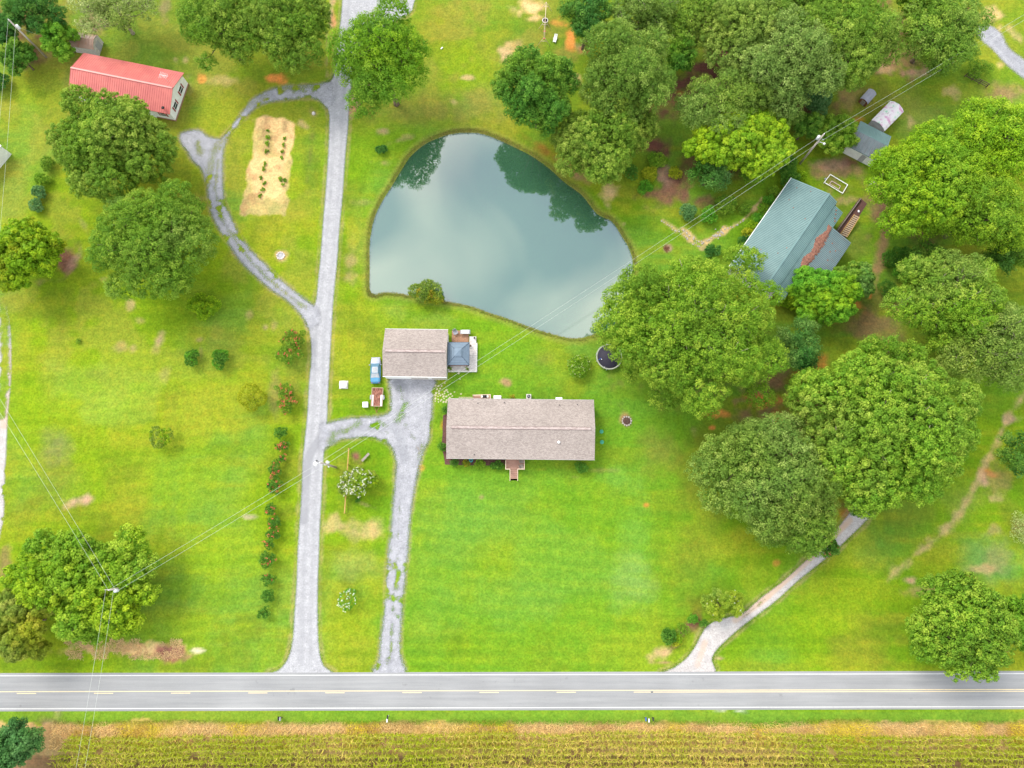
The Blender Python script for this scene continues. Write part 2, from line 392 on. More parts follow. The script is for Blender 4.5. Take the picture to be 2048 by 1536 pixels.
LIME, MIDG, COOL, YEL, DULL = C(.138, .212, .007), C(.090, .178, .006), C(.088, .192, .022), C(.20, .212, .014), C(.105, .130, .012)
col = np.zeros(X.shape + (3,)) + MIDG
def blend(w, c): 
    global col
    w = np.clip(w, 0, 1)[..., None]; col = col * (1 - w) + c * w
left = 1 - sst(PX, 560, 760)
blend(left * 0.8, LIME)
blend(sst(rough1, .42, .66) * (0.35 + .4 * left), LIME); blend(sst(PX, 780, 900) * sst(PX, 1480, 1300) * sst(PY, 620, 760) * .35, COOL * 1.03); blend(left * sst(rough2, .40, .6) * .35, C(.165, .205, .035))
blend(sst(rough2, .46, .66) * 0.65, COOL)
blend(sst(vnoise(X, Y, 12, 21), .52, .72) * 0.75, YEL)
blend(sst(vnoise(X, Y, 7, 22), .56, .75) * 0.6, DULL)
blend(sst(streak, .48, .75) * 0.45, YEL * 0.95)
blend(sst(streak, .48, .22) * 0.4, MIDG * 0.85)
blend(sst(streak2, .55, .8) * 0.3, LIME * 1.05)
far = sst(PY, 420, 120) * 0.35; blend(far, C(.13, .165, .02))
TAN, SOIL, CLAY, MULCH, STRAW, OLIVE, PINK = C(.36, .25, .12), C(.20, .125, .06), C(.40, .15, .035), C(.13, .055, .04), C(.50, .335, .15), C(.13, .12, .025), C(.33, .20, .14)
def blob(px, py, rx, ry, c, w=1.0, ang=0.0, rag=1.5, soft=0.9):
    m = (np.abs(PX - px) < 2.2 * max(rx, ry)) & (np.abs(PY - py) < 2.2 * max(rx, ry))
    if not m.any(): return
    u, v = PX[m] - px, PY[m] - py; a = math.radians(ang)
    u, v = u * math.cos(a) + v * math.sin(a), -u * math.sin(a) + v * math.cos(a)
    d = np.sqrt((u / rx) ** 2 + (v / ry) ** 2)
    k = 1 - d + rag * (mid[m] - .5) + rag * 0.9 * (fine[m] - .5)
    k = np.clip(sst(k, -soft * .2, soft), 0, 1) * w
    col[m] = col[m] * (1 - k[:, None]) + c * k[:, None]
def wob(px, py, rx, ry, c, w=0.5, ang=0): blob(px, py, rx, ry, c, w, ang, 0.8, 0.9)
# lawn tones, some of them tree shade painted into the ground colour
blend(sst(PX, 700, 800) * sst(PX, 1500, 1350) * sst(PY, 560, 640) * .38, C(.084, .202, .010))
for a in [(260,440,90,60,DULL,.6),(150,180,30,80,OLIVE,.6),(430,90,120,60,DULL,.6),(340,330,60,60,DULL,.6),(300,740,180,60,LIME*1.15,.6),(190,800,150,70,LIME*1.18,.6),(380,950,160,90,LIME*1.1,.5),(120,950,60,60,OLIVE,.4),
          (115,890,40,45,C(.13,.13,.05),.7),(440,1100,130,90,LIME*1.12,.6),(350,1250,160,40,LIME,.6),(1080,720,35,25,OLIVE,.5),(1180,700,60,30,COOL*1.05,.7),(1240,960,50,40,COOL*1.2,.7),(1270,1080,40,90,COOL*1.15,.7),(1260,1160,60,60,C(.15,.24,.06),.55),
          (1320,900,60,60,OLIVE,.55),(1400,940,60,160,DULL,.85),(1370,1130,70,70,DULL,.5),(930,1050,120,90,COOL,.7),(1000,1200,150,60,COOL*1.05,.6),(880,1290,90,30,MIDG*.8,.4),(1100,1100,160,60,LIME,.35),(1180,640,20,20,COOL,.4),  # olive and dull patches paint soft tree shade south of the huge tree
          (1560,1250,120,60,MIDG,.6),(1700,1180,100,60,LIME,.5),(1750,1100,70,50,COOL,.4),(1640,1250,100,30,LIME*1.05,.6),(1980,1120,80,60,C(.05,.16,.05),.6),(880,60,60,60,YEL*.9,.6),(930,140,60,80,LIME,.7),(950,210,60,40,C(.14,.16,.04),.6),
          (840,220,120,40,OLIVE,.5),(760,230,80,40,OLIVE,.4),(720,330,30,70,MIDG*1.1,.5),(1350,460,50,40,MIDG,.6),(1040,100,50,50,COOL*.8,.6),(600,500,60,60,MIDG,.7),(560,560,60,40,LIME,.5),(470,330,25,90,OLIVE,.35),
          (620,330,22,120,COOL*.8,.45),(745,900,60,50,MIDG*.9,.6),(690,950,30,90,OLIVE*1.1,.4),(700,1250,60,60,LIME,.5),(715,1130,60,40,C(.15,.2,.05),.5),(1650,600,120,80,DULL,.6),(1740,210,140,60,OLIVE,.5),(1830,230,90,50,C(.14,.17,.03),.6),
          (1880,1120,60,60,YEL*.8,.5),(1790,1200,60,50,LIME,.5),(1930,1000,60,50,C(.15,.19,.03),.5),(60,200,50,50,LIME,.5),(60,240,40,60,COOL,.4),(600,90,60,70,OLIVE,.5),(770,800,90,60,MIDG,.4),(1560,480,60,60,OLIVE,.3),(1450,450,60,30,MIDG*.9,.5),
          (860,640,60,30,C(.15,.21,.03),.5),(790,620,40,30,C(.15,.2,.03),.5),(715,500,22,70,C(.17,.2,.03),.6),(830,880,30,40,MIDG,.3),(1930,660,50,50,DULL,.5),(1700,480,50,50,C(.10,.13,.02),.8),(1760,600,60,60,C(.10,.10,.03),.8)]:
    wob(*a)
sq_ = sdist(PX, PY, [(92, 722), (205, 728), (335, 742), (322, 800), (318, 852), (250, 860), (165, 852), (160, 800), (100, 790)])
blend(sst(sq_ + 22 * (fine - .5) + 16 * (mid - .5), -8, 16) * (.25 + .35 * mid), C(.165, .24, .035))
sq_ = sdist(PX, PY, [(800, 960), (1200, 960), (1300, 1150), (1290, 1300), (820, 1300)])
blend(sst(sq_, -60, 60) * sst(vnoise(X, Y, 14, 91), .5, .65) * .5, COOL * 1.05)
for th_, s_, m_w in ((.12, 1.9, sst(PX, 560, 480) * sst(PY, 640, 720)), (-.10, 2.3, sst(PX, 800, 860) * sst(PY, 920, 980) * sst(PX, 1420, 1300)), (0.0, 2.0, sst(PY, 1230, 1290))):
    u_ = (Y * math.cos(th_) - X * math.sin(th_)) * 6.283 / s_ + 2.5 * vnoise(X, Y, 16, 93, 2)
    st_ = np.sin(u_) * .5 + .5
    blend(m_w * sst(st_, .4, .9) * .12 * (mid * 2), LIME * 1.25); blend(m_w * sst(1 - st_, .5, .95) * .10, MIDG * .8)
# bare, dry and muddy places
for a in [(404,159,8,9,CLAY*1.2,.9),(350,118,8,8,TAN,.7),(371,118,7,8,TAN,.6),(455,162,45,12,STRAW*.8,.6),(545,158,24,13,CLAY*1.05,1),(663,30,9,50,PINK*1.1,.8),(667,35,6,30,CLAY*1.1,.5),(705,215,12,28,PINK*1.1,.9),(707,222,7,16,CLAY,.5),
          (654,100,4,50,PINK,.5),(1060,15,26,20,STRAW,1),(1072,35,24,8,STRAW*.9,.9),(1112,45,14,10,CLAY*1.2,.9),(1130,50,14,7,CLAY*1.1,.8),(1143,70,13,25,CLAY*1.1,1),(1165,95,26,10,PINK,.8,30),(1170,100,18,9,CLAY*.8,.7,30),(1028,92,25,12,TAN*1.1,1,-20),(1020,105,20,7,TAN,.9,-40),
          (935,156,14,5,TAN,.8),(908,205,8,6,TAN,.6),(880,225,40,14,OLIVE,.5),(765,262,14,10,PINK*.8,.6),(800,280,30,8,TAN*.7,.5,-20),(765,325,22,9,TAN*.8,.5),(725,405,20,8,TAN*.7,.3),(702,525,14,35,TAN*.75,.55),(705,470,12,40,YEL,.6),
          (1150,162,12,12,TAN,.7),(1135,110,20,30,OLIVE*1.3,.7),(1220,390,26,20,TAN*1.1,.9),(1215,410,12,22,TAN*1.1,.9),(1248,448,9,7,TAN,.9),(1090,300,60,16,CLAY*.6,.7,30),(1130,330,50,10,SOIL*1.3,.7,40),(1170,350,30,18,SOIL*1.2,.5),
          (1380,170,80,50,MULCH,1),(1340,190,50,50,MULCH,1),(1410,130,60,30,MULCH*.8,.9,-30),(1360,185,14,8,CLAY*.9,.9),(1320,290,60,25,MULCH*.9,1),(1335,380,60,40,MULCH*1.4,.9),(1330,350,18,30,PINK*.8,.8),(1400,400,40,20,MULCH*1.3,.8),(1290,230,60,60,MULCH*.8,.8),(1440,330,100,50,MULCH*.7,.8),
          (1480,120,100,100,MULCH*.8,.8),(1560,90,200,90,MULCH*.8,.9),(1620,220,60,60,MULCH*.7,.8),(1760,100,60,50,MULCH*1.2,.9),(1830,60,90,60,MULCH,.9),(1800,120,70,22,SOIL,.9),(1770,140,20,9,TAN*.9,.8),(1840,145,30,10,PINK,.6),(1700,190,30,40,SOIL*1.3,.5,-60),
          (1900,185,20,16,TAN,.6),(1985,35,22,18,STRAW*.85,.9),(2000,55,12,22,TAN,.8,30),(2020,60,10,30,TAN,.7,-40),(2000,130,10,9,STRAW,.6),(2010,185,45,22,SOIL*1.1,.8),(1720,238,16,10,CLAY*.9,.7),(1820,245,9,14,TAN,.6),
          (1690,345,45,22,SOIL*1.2,.9),(1668,368,38,30,SOIL*1.1,.95,25),(1700,400,25,12,TAN*.8,.8),(1700,325,20,8,MULCH,.9),(1660,330,40,14,PINK*.8,.7),(1625,345,20,20,SOIL,.7),(1745,365,12,8,C(.4,.34,.26),.8,-45),
          (1770,420,50,50,SOIL*.9,.7),(1765,500,16,70,SOIL*1.1,.9,10),(1755,560,14,50,SOIL*1.1,.9,10),(1768,430,30,30,PINK*.5,.6),(1800,440,60,40,MULCH,.7),(1850,500,60,30,MULCH*.9,.9),(1735,400,20,16,SOIL,.6),
          (1705,615,20,14,CLAY*1.2,1),(1740,590,7,12,CLAY,.8),(1670,635,18,14,CLAY*.9,.7),(1700,640,60,40,C(.12,.12,.02),.7),(1650,620,50,16,MULCH,.8),(1760,650,70,50,SOIL*.8,.8),(1640,715,30,20,CLAY*.9,.8),(1610,745,40,20,CLAY*.9,.8,-30),(1550,760,40,50,SOIL*.9,1),(1520,790,50,30,SOIL*.9,.9),
          (1525,805,34,12,CLAY*1.1,1,-10),(1430,825,12,10,CLAY*1.1,.9),(1452,830,10,9,CLAY*1.2,.8),(1410,828,20,7,CLAY*.8,.7),(1422,855,8,5,CLAY,.9),(1495,830,30,20,SOIL*.9,.9),(1540,830,50,60,SOIL,.8),(1555,850,20,40,CLAY*.7,.9),(1385,860,14,20,TAN*.7,.5),(1650,900,120,120,SOIL*.6,.8),(1480,800,20,8,SOIL,.8),(1390,700,130,100,SOIL*.7,.7),
          (1690,940,60,60,MULCH*.9,.8),(1690,1030,14,14,CLAY*.8,.7),(1555,1125,8,6,CLAY,.6),
          (1975,945,18,8,CLAY*.8,.9,20),(1968,960,10,20,PINK*1.1,.8,-20),(1990,960,30,30,SOIL,.5),(2020,840,25,12,PINK,.8),(1995,1000,20,14,TAN,.6),(1820,1162,14,10,PINK,.8),(1935,1155,22,9,CLAY*.6,.9),(1960,1140,30,12,TAN*.8,.7),(2000,1110,30,30,TAN*.6,.4),(1830,1180,40,12,TAN*.7,.5),(1920,1210,40,20,SOIL,.6),
          (130,515,26,30,MULCH*1.2,.95),(150,520,9,22,PINK*.9,.6,30),(88,560,30,12,SOIL,.7),(85,458,14,8,MULCH,.8),(165,445,6,22,TAN*.8,.3,-30),(208,558,14,10,TAN*.9,.6),(260,612,9,13,TAN*.95,.7),(280,640,12,7,TAN*.8,.4),(400,398,14,9,TAN*.8,.5),(320,680,10,14,PINK*1.1,.7,20),(310,700,12,10,TAN*.8,.5),(243,690,14,12,TAN*.85,.6),(265,697,8,9,PINK*.9,.6),(398,680,12,8,PINK*.8,.6),(402,700,7,26,SOIL*1.1,.5),
          (498,627,10,10,TAN*.8,.5),(530,655,8,7,PINK,.6),(548,655,10,14,TAN*.8,.5),(550,780,12,40,TAN*.6,.4),(590,780,10,20,OLIVE,.4),(150,1000,26,12,PINK*1.1,.9,-10),(135,1010,14,8,TAN,.6,-30),(492,1033,26,7,C(.3,.24,.18),.7),(330,745,12,20,TAN*.7,.4),
          (230,1300,115,16,STRAW*.95,1),(170,1290,45,14,PINK*1.3,.8),(260,1297,60,12,STRAW,1),(342,1305,26,17,MULCH*1.5,1),(200,1292,40,6,OLIVE,.5),(395,1301,16,4,C(.5,.42,.3),.7),(557,1302,7,10,SOIL,.7),(115,1425,10,12,PINK,.6),(1005,120,1,1,TAN,.1),
          (745,1055,45,22,TAN*1.0,.55),(665,1050,14,22,TAN,.6),(700,1070,30,14,TAN*.85,.4),(748,1060,10,16,STRAW*.8,.5),(712,910,14,16,MULCH*1.3,1),(722,925,14,14,MULCH*1.2,.8),(732,1010,30,4,TAN*.8,.4,20),
          (1009,764,13,9,SOIL*1.35,1),(1253,840,15,17,SOIL*1.2,1),(1253,842,10,11,MULCH,.9),(562,512,13,12,STRAW*.8,.9),(627,226,10,10,TAN*.7,.7),(1333,497,9,9,PINK*.8,1),(1078,938,14,4,CLAY*.6,.5),(836,895,8,14,PINK,.7),(839,935,9,6,CLAY*1.1,.5),(885,848,6,14,CLAY*.9,.6),(1150,955,14,4,TAN*.6,.3),(1205,940,40,6,SOIL,.35),
          (1293,1010,5,4,CLAY,.7),(1326,1308,24,17,TAN*.95,1),(1330,1325,24,5,SOIL*1.3,.9),(1365,1262,35,10,MULCH*1.5,1,-45),(1385,1245,30,14,MULCH*1.2,.9,-40),(1352,1290,14,9,MULCH*1.6,.9,-40),(1440,1316,18,6,PINK*.9,.9),(1335,1346,10,4,C(.5,.28,.06),1),(1420,1215,50,30,DULL,.8),
          (1440,1420,30,5,C(.4,.38,.34),.6),(1475,1422,28,5,C(.42,.4,.36),.8,8),(100,1445,26,10,MULCH*1.6,.9),(95,1470,26,22,PINK*.9,.9),(105,1500,24,40,TAN,.9),(1200,653,14,7,PINK*.9,.9),(1195,660,20,5,SOIL,.7),(790,1335,8,12,CLAY,.7),
          (900,1000,6,4,YEL,.5),(963,994,6,5,TAN*.7,.6),(1225,615,40,4,SOIL,.5),(135,90,30,16,MULCH*1.2,.8),(90,110,22,12,TAN*.8,.7),(60,120,40,20,MULCH,.8),(60,40,80,60,MULCH*.7,.9),(190,45,40,25,PINK*.7,.7),(330,20,14,30,PINK*.7,.5),(380,180,10,20,TAN*.7,.5),(355,215,5,40,PINK*.8,.7,20),
          (1990,1060,20,14,TAN*.7,.5),(2040,1050,20,30,SOIL,.6),(1760,1090,10,10,COOL,.5),(10,1130,14,40,SOIL*.9,.7)]:
    blob(*a)
for a in [(1532,802,48,17,CLAY*1.5,1,-8),(1556,842,16,30,CLAY*1.2,.9),(1436,824,26,9,CLAY*1.4,.9),(1500,793,26,10,CLAY*.9,.8),(1424,856,9,6,CLAY*1.3,.9),(1704,614,24,16,CLAY*1.5,1),(1672,632,20,12,CLAY*1.2,.8),(1612,742,34,16,CLAY*1.1,.8,-30),(1144,72,13,28,CLAY*1.4,1),(1118,48,22,10,CLAY*1.3,.8),(1740,592,7,13,CLAY*1.4,.9),(403,159,9,8,CLAY*1.5,1),(545,157,24,11,CLAY*1.4,1),(1230,92,1,1,TAN,.1)]:
    blob(*a)
# long strips
def strip(line, w, c, k=0.7, soft=1.0, rag=0.8):
    d = ldist(X, Y, W(line, 4, False)); blend(sst(w - d + rag * (fine - .5) * 2, -soft * .3, soft) * k, c)
strip([(1365,458),(1390,478),(1405,486),(1425,476),(1448,462),(1480,445),(1505,420),(1522,398)], .45, TAN*1.1, .9, .5)
strip([(2052,785),(2020,830),(1995,880),(1965,935),(1945,985),(1918,1025),(1885,1065),(1850,1095),(1815,1122),(1775,1160)], .55, TAN*.95, .75, 1.1, 1.1)
blend(sst(PY, 330, 150) * sst(PX, 800, 900) * sst(PX, 1160, 1080) * sst(vnoise(X, Y, 5, 95), .42, .62) * .55, C(.20, .17, .03))
blend(left * sst(PY, 900, 640) * sst(vnoise(X, Y, 6, 96), .5, .68) * .4, C(.20, .18, .03))
strip([(1325,440),(1360,465),(1405,497)], .4, TAN*1.1, .8, .5)
strip([(447,262),(470,250),(452,300),(446,350)], .5, OLIVE*1.4, .5)
strip([(640,640),(660,800),(640,1000)], .1, PINK, .1)
for dp in (DRIVE, HDRIVE, EDRIVE, LOOP):                                      # dirt edge beside the gravel
    s = sdist(X, Y, dp); blend(sst(-np.abs(s + .3) + .45 + (fine - .5) * .7, 0, .6) * .5, C(.28, .21, .10))
strip([(700,700),(722,600),(730,500),(735,440)], .8, YEL*.95, .35)
sg = sdist(X, Y, GARDEN); w = sst(sg + 1.4 * (fine - .5), -.2, .3)
blend(w, STRAW); blend(w * sst(mid, .44, .62) * .6, C(.24, .23, .07)); blend(w * sst(fine, .55, .75) * .6, C(.26, .15, .07)); blend(w * sst(PX + .25 * (PY - 330) + 40 * (mid - .5), 560, 580) * sst(PY, 285, 300) * .5, C(.20, .21, .06))
for x_ in (601, 640):
    pass
strip([(598,248),(612,254)], .7, TAN*.9, .7); strip([(627,236),(622,300),(612,380)], .35, OLIVE, .7)
# verge, dry strip and corn ground south of the road
yv = Y - (ROADY1 - 0.0)
blend(sst(-yv, 0.0, .4) * sst(yv, -2.2, -1.4) * .6, C(.10, .19, .02))
dry = sst(-yv + 1.6 * (rough1 - .5) + 1.2 * (fine - .5), 1.7, 2.1)
blend(dry, C(.34, .23, .10)); blend(dry * sst(rough1, .5, .65) * .6, C(.34, .27, .04)); blend(dry * sst(mid, .5, .7) * .5, C(.22, .12, .05))
blend(sst(-yv, 6.4, 6.9), C(.16, .10, .05))
spo = sdist(X, Y, POND)
blend(sst(spo, -1.6, -.5) * .5, C(.19, .19, .04)); blend(sst(spo + 1.3 * (mid - .5) + .6 * (fine - .5), -.14, .10), C(.17, .17, .04)); blend(sst(spo, .3, 1), C(.06, .07, .03))
col *= (0.88 + 0.26 * vnoise(X, Y, .7, 31, 2))[..., None]
Z = 0.05 * (rough2 - .5) * 0.0 - 1.6 * sst(spo, -.05, 3.0) - 0.28 * sst(spo, -.5, .0)
m_ground, nt, bs = new_mat('ground_cover')
at = nd(nt, 'ShaderNodeAttribute', attribute_name='Col')
tc = nd(nt, 'ShaderNodeTexCoord')
n1 = noise(nt, 2.6, 5, 0.75, tc.outputs['Object']); r1 = ramp(nt, n1.outputs[0], [(0.25, .62), (.75, 1.40)])
n2 = noise(nt, 0.75, 8, 0.78, tc.outputs['Object']); r2 = ramp(nt, n2.outputs[0], [(0.3, (.74, .84, .8)), (.5, (1., 1., 1.)), (.7, (1.38, 1.14, 1.1))])
c = mixc(nt, at.outputs['Color'], r1.outputs[0], 1.0, 'MULTIPLY'); c = mixc(nt, c, r2.outputs[0], 1.0, 'MULTIPLY')
nt.links.new(c, bs.inputs['Base Color']); bs.inputs['Roughness'].default_value = 1.0; bs.inputs['Specular IOR Level'].default_value = 0.05
bp = nd(nt, 'ShaderNodeBump'); bp.inputs['Strength'].default_value = .5; bp.inputs['Distance'].default_value = .08
nt.links.new(n1.outputs[0], bp.inputs['Height']); nt.links.new(bp.outputs[0], bs.inputs['Normal'])
g = link(bpy.data.objects.new('ground', grid_mesh('ground', X, Y, Z, None, {'Col': ('FLOAT_COLOR', col)}, m_ground)))
tag(g, 'mown green lawns with dry and bare earth patches', kind='structure')

# ------------------------------------------------------------------ pond water
m_water, nt, bs = new_mat('pond_water')
n1 = noise(nt, 0.035, 3, .5); r1 = ramp(nt, n1.outputs[0], [(.35, (.028, .080, .042)), (.7, (.036, .094, .050))])
nt.links.new(r1.outputs[0], bs.inputs['Base Color']); bs.inputs['Roughness'].default_value = .035; bs.inputs['IOR'].default_value = 2.6
n2 = noise(nt, 1.2, 3, .5); bp = nd(nt, 'ShaderNodeBump'); bp.inputs['Strength'].default_value = .03; bp.inputs['Distance'].default_value = .02
nt.links.new(n2.outputs[0], bp.inputs['Height']); nt.links.new(bp.outputs[0], bs.inputs['Normal'])
wx = np.arange(-32, 28, 1.0); wy = np.arange(20, 74, 1.0)
WX, WY = np.meshgrid(wx, wy, indexing='ij'); s = sdist(WX, WY, POND)
o = link(bpy.data.objects.new('water', grid_mesh('water', WX, WY, np.full(WX.shape, -.30), s > -1.2, None, m_water)))
tag(o, 'still blue-green farm pond reflecting sky and trees', kind='structure')

# ------------------------------------------------------------------ gravel drives and the road
def gravel_mat(name, c1, c2, track, amp=0.45):
    m, nt, bs = new_mat(name)
    tc = nd(nt, 'ShaderNodeTexCoord')
    a = nd(nt, 'ShaderNodeAttribute', attribute_name='sd'); b = nd(nt, 'ShaderNodeAttribute', attribute_name='tone')
    nf = noise(nt, 9, 3, .8, tc.outputs['Object']); nm = noise(nt, .8, 5, .6, tc.outputs['Object']); ne = noise(nt, 7, 6, .95, tc.outputs['Object'])
    r = ramp(nt, nm.outputs[0], [(.35, c2), (.65, c1)]); rf = ramp(nt, nf.outputs[0], [(.3, .68), (.7, 1.25)])
    ng = noise(nt, 3.0, 3, .75, tc.outputs['Object']); rg_ = ramp(nt, ng.outputs[0], [(.28, .66), (.42, .95), (.58, 1.03), (.72, 1.30)])
    c = mixc(nt, r.outputs[0], rf.outputs[0], 1, 'MULTIPLY'); c = mixc(nt, c, rg_.outputs[0], 1, 'MULTIPLY'); c = mixc(nt, c, track, b.outputs['Fac'])
    nt.links.new(c, bs.inputs['Base Color']); bs.inputs['Roughness'].default_value = .95; bs.inputs['Specular IOR Level'].default_value = .1
    s1 = nd(nt, 'ShaderNodeMath', operation='SUBTRACT'); nt.links.new(ne.outputs[0], s1.inputs[0]); s1.inputs[1].default_value = .5
    s2 = nd(nt, 'ShaderNodeMath', operation='MULTIPLY_ADD'); nt.links.new(s1.outputs[0], s2.inputs[0]); s2.inputs[1].default_value = amp * 7; nt.links.new(a.outputs['Fac'], s2.inputs[2])
    s3 = nd(nt, 'ShaderNodeMath', operation='MULTIPLY'); s3.use_clamp = True; nt.links.new(s2.outputs[0], s3.inputs[0]); s3.inputs[1].default_value = 3.2
    nt.links.new(s3.outputs[0], bs.inputs['Alpha'])
    bp = nd(nt, 'ShaderNodeBump'); bp.inputs['Strength'].default_value = .5; bp.inputs['Distance'].default_value = .03
    nt.links.new(nf.outputs[0], bp.inputs['Height']); nt.links.new(bp.outputs[0], bs.inputs['Normal'])
    return m
def sheet(name, poly, z, m, label, weeds=(), tracks=(), res=.22, crisp=1.0, spots=0.0, grow=0.0):
    p = np.array(poly); a, b = p.min(0) - 1, p.max(0) + 1
    X, Y = np.meshgrid(np.arange(a[0], b[0], res), np.arange(a[1], b[1], res), indexing='ij')
    s = sdist(X, Y, poly) + grow; sd = np.minimum(s, 1.2) * crisp; tone = np.zeros_like(s)
    for line, w, k in weeds:
        d = ldist(X, Y, W(line, 3, False)); sd = np.minimum(sd, 1.0 - min(k * .82, 1.10) * sst(2.2 * w - d + 1.0 * (vnoise(X, Y, .9, 8, 3) - .5), -.6, w * 1.2 + .6))
    if spots: sd = sd - spots * sst(vnoise(X, Y, 1.3, 9, 4), .52, .72) * sst(vnoise(X, Y, 7, 10, 2), .3, .6)
    for line, w, k in tracks:
        d = ldist(X, Y, W(line, 3, False)); tone = np.maximum(tone, k * sst(w - d, -.2, .3) * (.5 + vnoise(X, Y, 3, 5, 3)))
    o = link(bpy.data.objects.new(name, grid_mesh(name, X, Y, np.full(X.shape, z), s > -.55, {'sd': ('FLOAT', sd), 'tone': ('FLOAT', tone)}, m)))
    return tag(o, label, kind='structure')
m_gravel = gravel_mat('pale_gravel', (.34, .335, .345), (.275, .27, .282), (.205, .203, .217), .26)
m_gravel2 = gravel_mat('grey_gravel', (.31, .307, .325), (.235, .233, .252), (.155, .158, .175), .62)
m_gravel3 = gravel_mat('pinkish_gravel', (.40, .375, .36), (.33, .30, .29), (.40, .28, .20), .24)
LC = [(690,0),(686,100),(680,180),(676,260),(670,384),(660,500),(650,600),(640,680),(638,760),(634,850),(626,950),(620,1060),(615,1200),(612,1330)]
sheet('gravel_road', DRIVE, .010, m_gravel, 'long pale gravel drive running north from the road',
      tracks=[([(a - 9, b) for a, b in LC], .35, .35), ([(a + 8, b) for a, b in LC], .35, .35), ([(655,860),(635,885),(618,915),(612,960),(608,1040)], .8, .75), ([(605,1200),(600,1320)], .6, .3)],
      weeds=[([(641,545),(640,580),(636,640)], .12, .9)])
sheet('gravel_loop', LOOP, .020, m_gravel2, 'weedy two-track gravel loop round the garden plot', crisp=1.0, spots=.7, grow=.2,
      weeds=[([(436,320),(432,370),(440,430),(465,470),(500,520),(540,560),(590,600),(612,617)], .32, 1.15), ([(474,228),(462,250),(450,272)], .7, .85), ([(402,305),(395,288)], .5, 1.2),
             ([(560,178),(600,175),(640,170)], .5, 1.1), ([(420,345),(430,300),(445,280)], .8, 1.0), ([(500,210),(530,195)], .9, .9)], tracks=[])
sheet('gravel_driveway', HDRIVE, .030, m_gravel2, 'grey gravel driveway from garage down to the road', spots=.75, grow=.2,
      weeds=[([(690,862),(700,855),(720,848)], .5, 1.15), ([(812,806),(800,830),(795,840)], .5, 1.2), ([(740,857),(760,845)], .4, 1.1), ([(667,868),(660,885)], .6, 1.1), ([(800,1000),(797,1060),(798,1110)], .05, 1.2), ([(794,1110),(790,1160),(785,1230),(781,1310)], .10, 1.5), ([(795,1140),(792,1180)], .22, 1.4), ([(722,850),(690,858),(668,872)], .3, 1.1), ([(812,850),(830,880),(840,905)], .2, 1.0), ([(800,775),(806,800)], .35, 1.0), ([(845,890),(838,915)], .35, 1.1)],
      tracks=[([(780,852),(800,870),(810,920)], .8, .35), ([(665,870),(720,862),(760,855)], .9, .25), ([(795,768),(802,775)], 1.0, .5), ([(812,775),(815,792)], .4, .45), ([(795,930),(800,1010)], .4, .2), ([(780,1325),(779,1345)], .5, .4)])
sheet('gravel_lane', EDRIVE, .010, m_gravel3, 'curving pale gravel lane from the road to the southeast trees',
      weeds=[([(1475,1245),(1510,1215),(1530,1200)], .3, 1.1)], tracks=[([(1470,1240),(1520,1205),(1560,1170),(1600,1135),(1640,1098),(1700,1040)], .55, .7), ([(1410,1285),(1395,1330)], .5, .5)])
sheet('gravel_track', NDRIVE, .010, m_gravel2, 'short grey gravel track in the far northeast corner', tracks=[([(1975,60),(2010,100),(2060,150)], .9, .2)])
sheet('gravel_path', WDRIVE, .010, m_gravel3, 'weedy gravel track along the western edge', spots=.5, weeds=[([(2,585),(9,640),(10,700),(8,760),(4,830)], .75, 1.6)], tracks=[([(16,700),(14,760),(9,850)], .8, .5)])

m_asph, nt, bs = new_mat('worn_asphalt')
tc = nd(nt, 'ShaderNodeTexCoord'); mp = nd(nt, 'ShaderNodeMapping'); mp.inputs['Scale'].default_value = (.06, 1.4, 1); nt.links.new(tc.outputs['Object'], mp.inputs[0])
n1 = noise(nt, 1.0, 5, .65, mp.outputs[0]); r1 = ramp(nt, n1.outputs[0], [(.35, (.205, .205, .208)), (.65, (.25, .248, .248))])
n2 = noise(nt, .12, 3, .5, tc.outputs['Object']); r2 = ramp(nt, n2.outputs[0], [(.35, .93), (.65, 1.04)])
n3 = noise(nt, 14, 3, .8, tc.outputs['Object']); r3 = ramp(nt, n3.outputs[0], [(.3, .9), (.7, 1.08)])
n4 = noise(nt, .5, 5, .6, tc.outputs['Object']); r4 = ramp(nt, n4.outputs[0], [(.28, .8), (.36, 1.0)])
c = mixc(nt, r1.outputs[0], r2.outputs[0], 1, 'MULTIPLY'); c = mixc(nt, c, r3.outputs[0], 1, 'MULTIPLY'); c = mixc(nt, c, r4.outputs[0], 1, 'MULTIPLY')
nt.links.new(c, bs.inputs['Base Color']); bs.inputs['Roughness'].default_value = .9; bs.inputs['Specular IOR Level'].default_value = .15
m_linew = mat('white_road_paint', (.54, .53, .51), (.40, .39, .385), rough=.7, scale=4, bump=0, lo=.25, hi=.5)
m_liney = mat('yellow_road_paint', (.58, .46, .27), (.42, .36, .26), rough=.7, scale=4, bump=0, lo=.25, hi=.5)
RANG = math.atan2(P(2048, 1380.5)[1] - P(0, 1385)[1], P(2048, 1380.5)[0] - P(0, 1385)[0])
RC = P(1024, 1383)
def rpt(x, off, z=0.0):
    """a point x metres along the road and off metres north of its centre line"""
    return Vector((x, RC[1] + (x - RC[0]) * math.tan(RANG) + off, z))
hw0, hw1 = P(1024, 1346)[1] - RC[1], P(1024, 1418.5)[1] - RC[1]
def rstrip(x0, x1, o0, o1, z, mb, step=3.0):
    n = max(1, int(abs(x1 - x0) / step))
    for i in range(n):
        a, b = x0 + (x1 - x0) * i / n, x0 + (x1 - x0) * (i + 1) / n
        mb.add([rpt(a, o1, z), rpt(b, o1, z), rpt(b, o0, z), rpt(a, o0, z)], [(0, 1, 2, 3)])
mb = MB(); rstrip(-900, 900, hw0 + .05, hw1 - .05, .045, mb, 30)
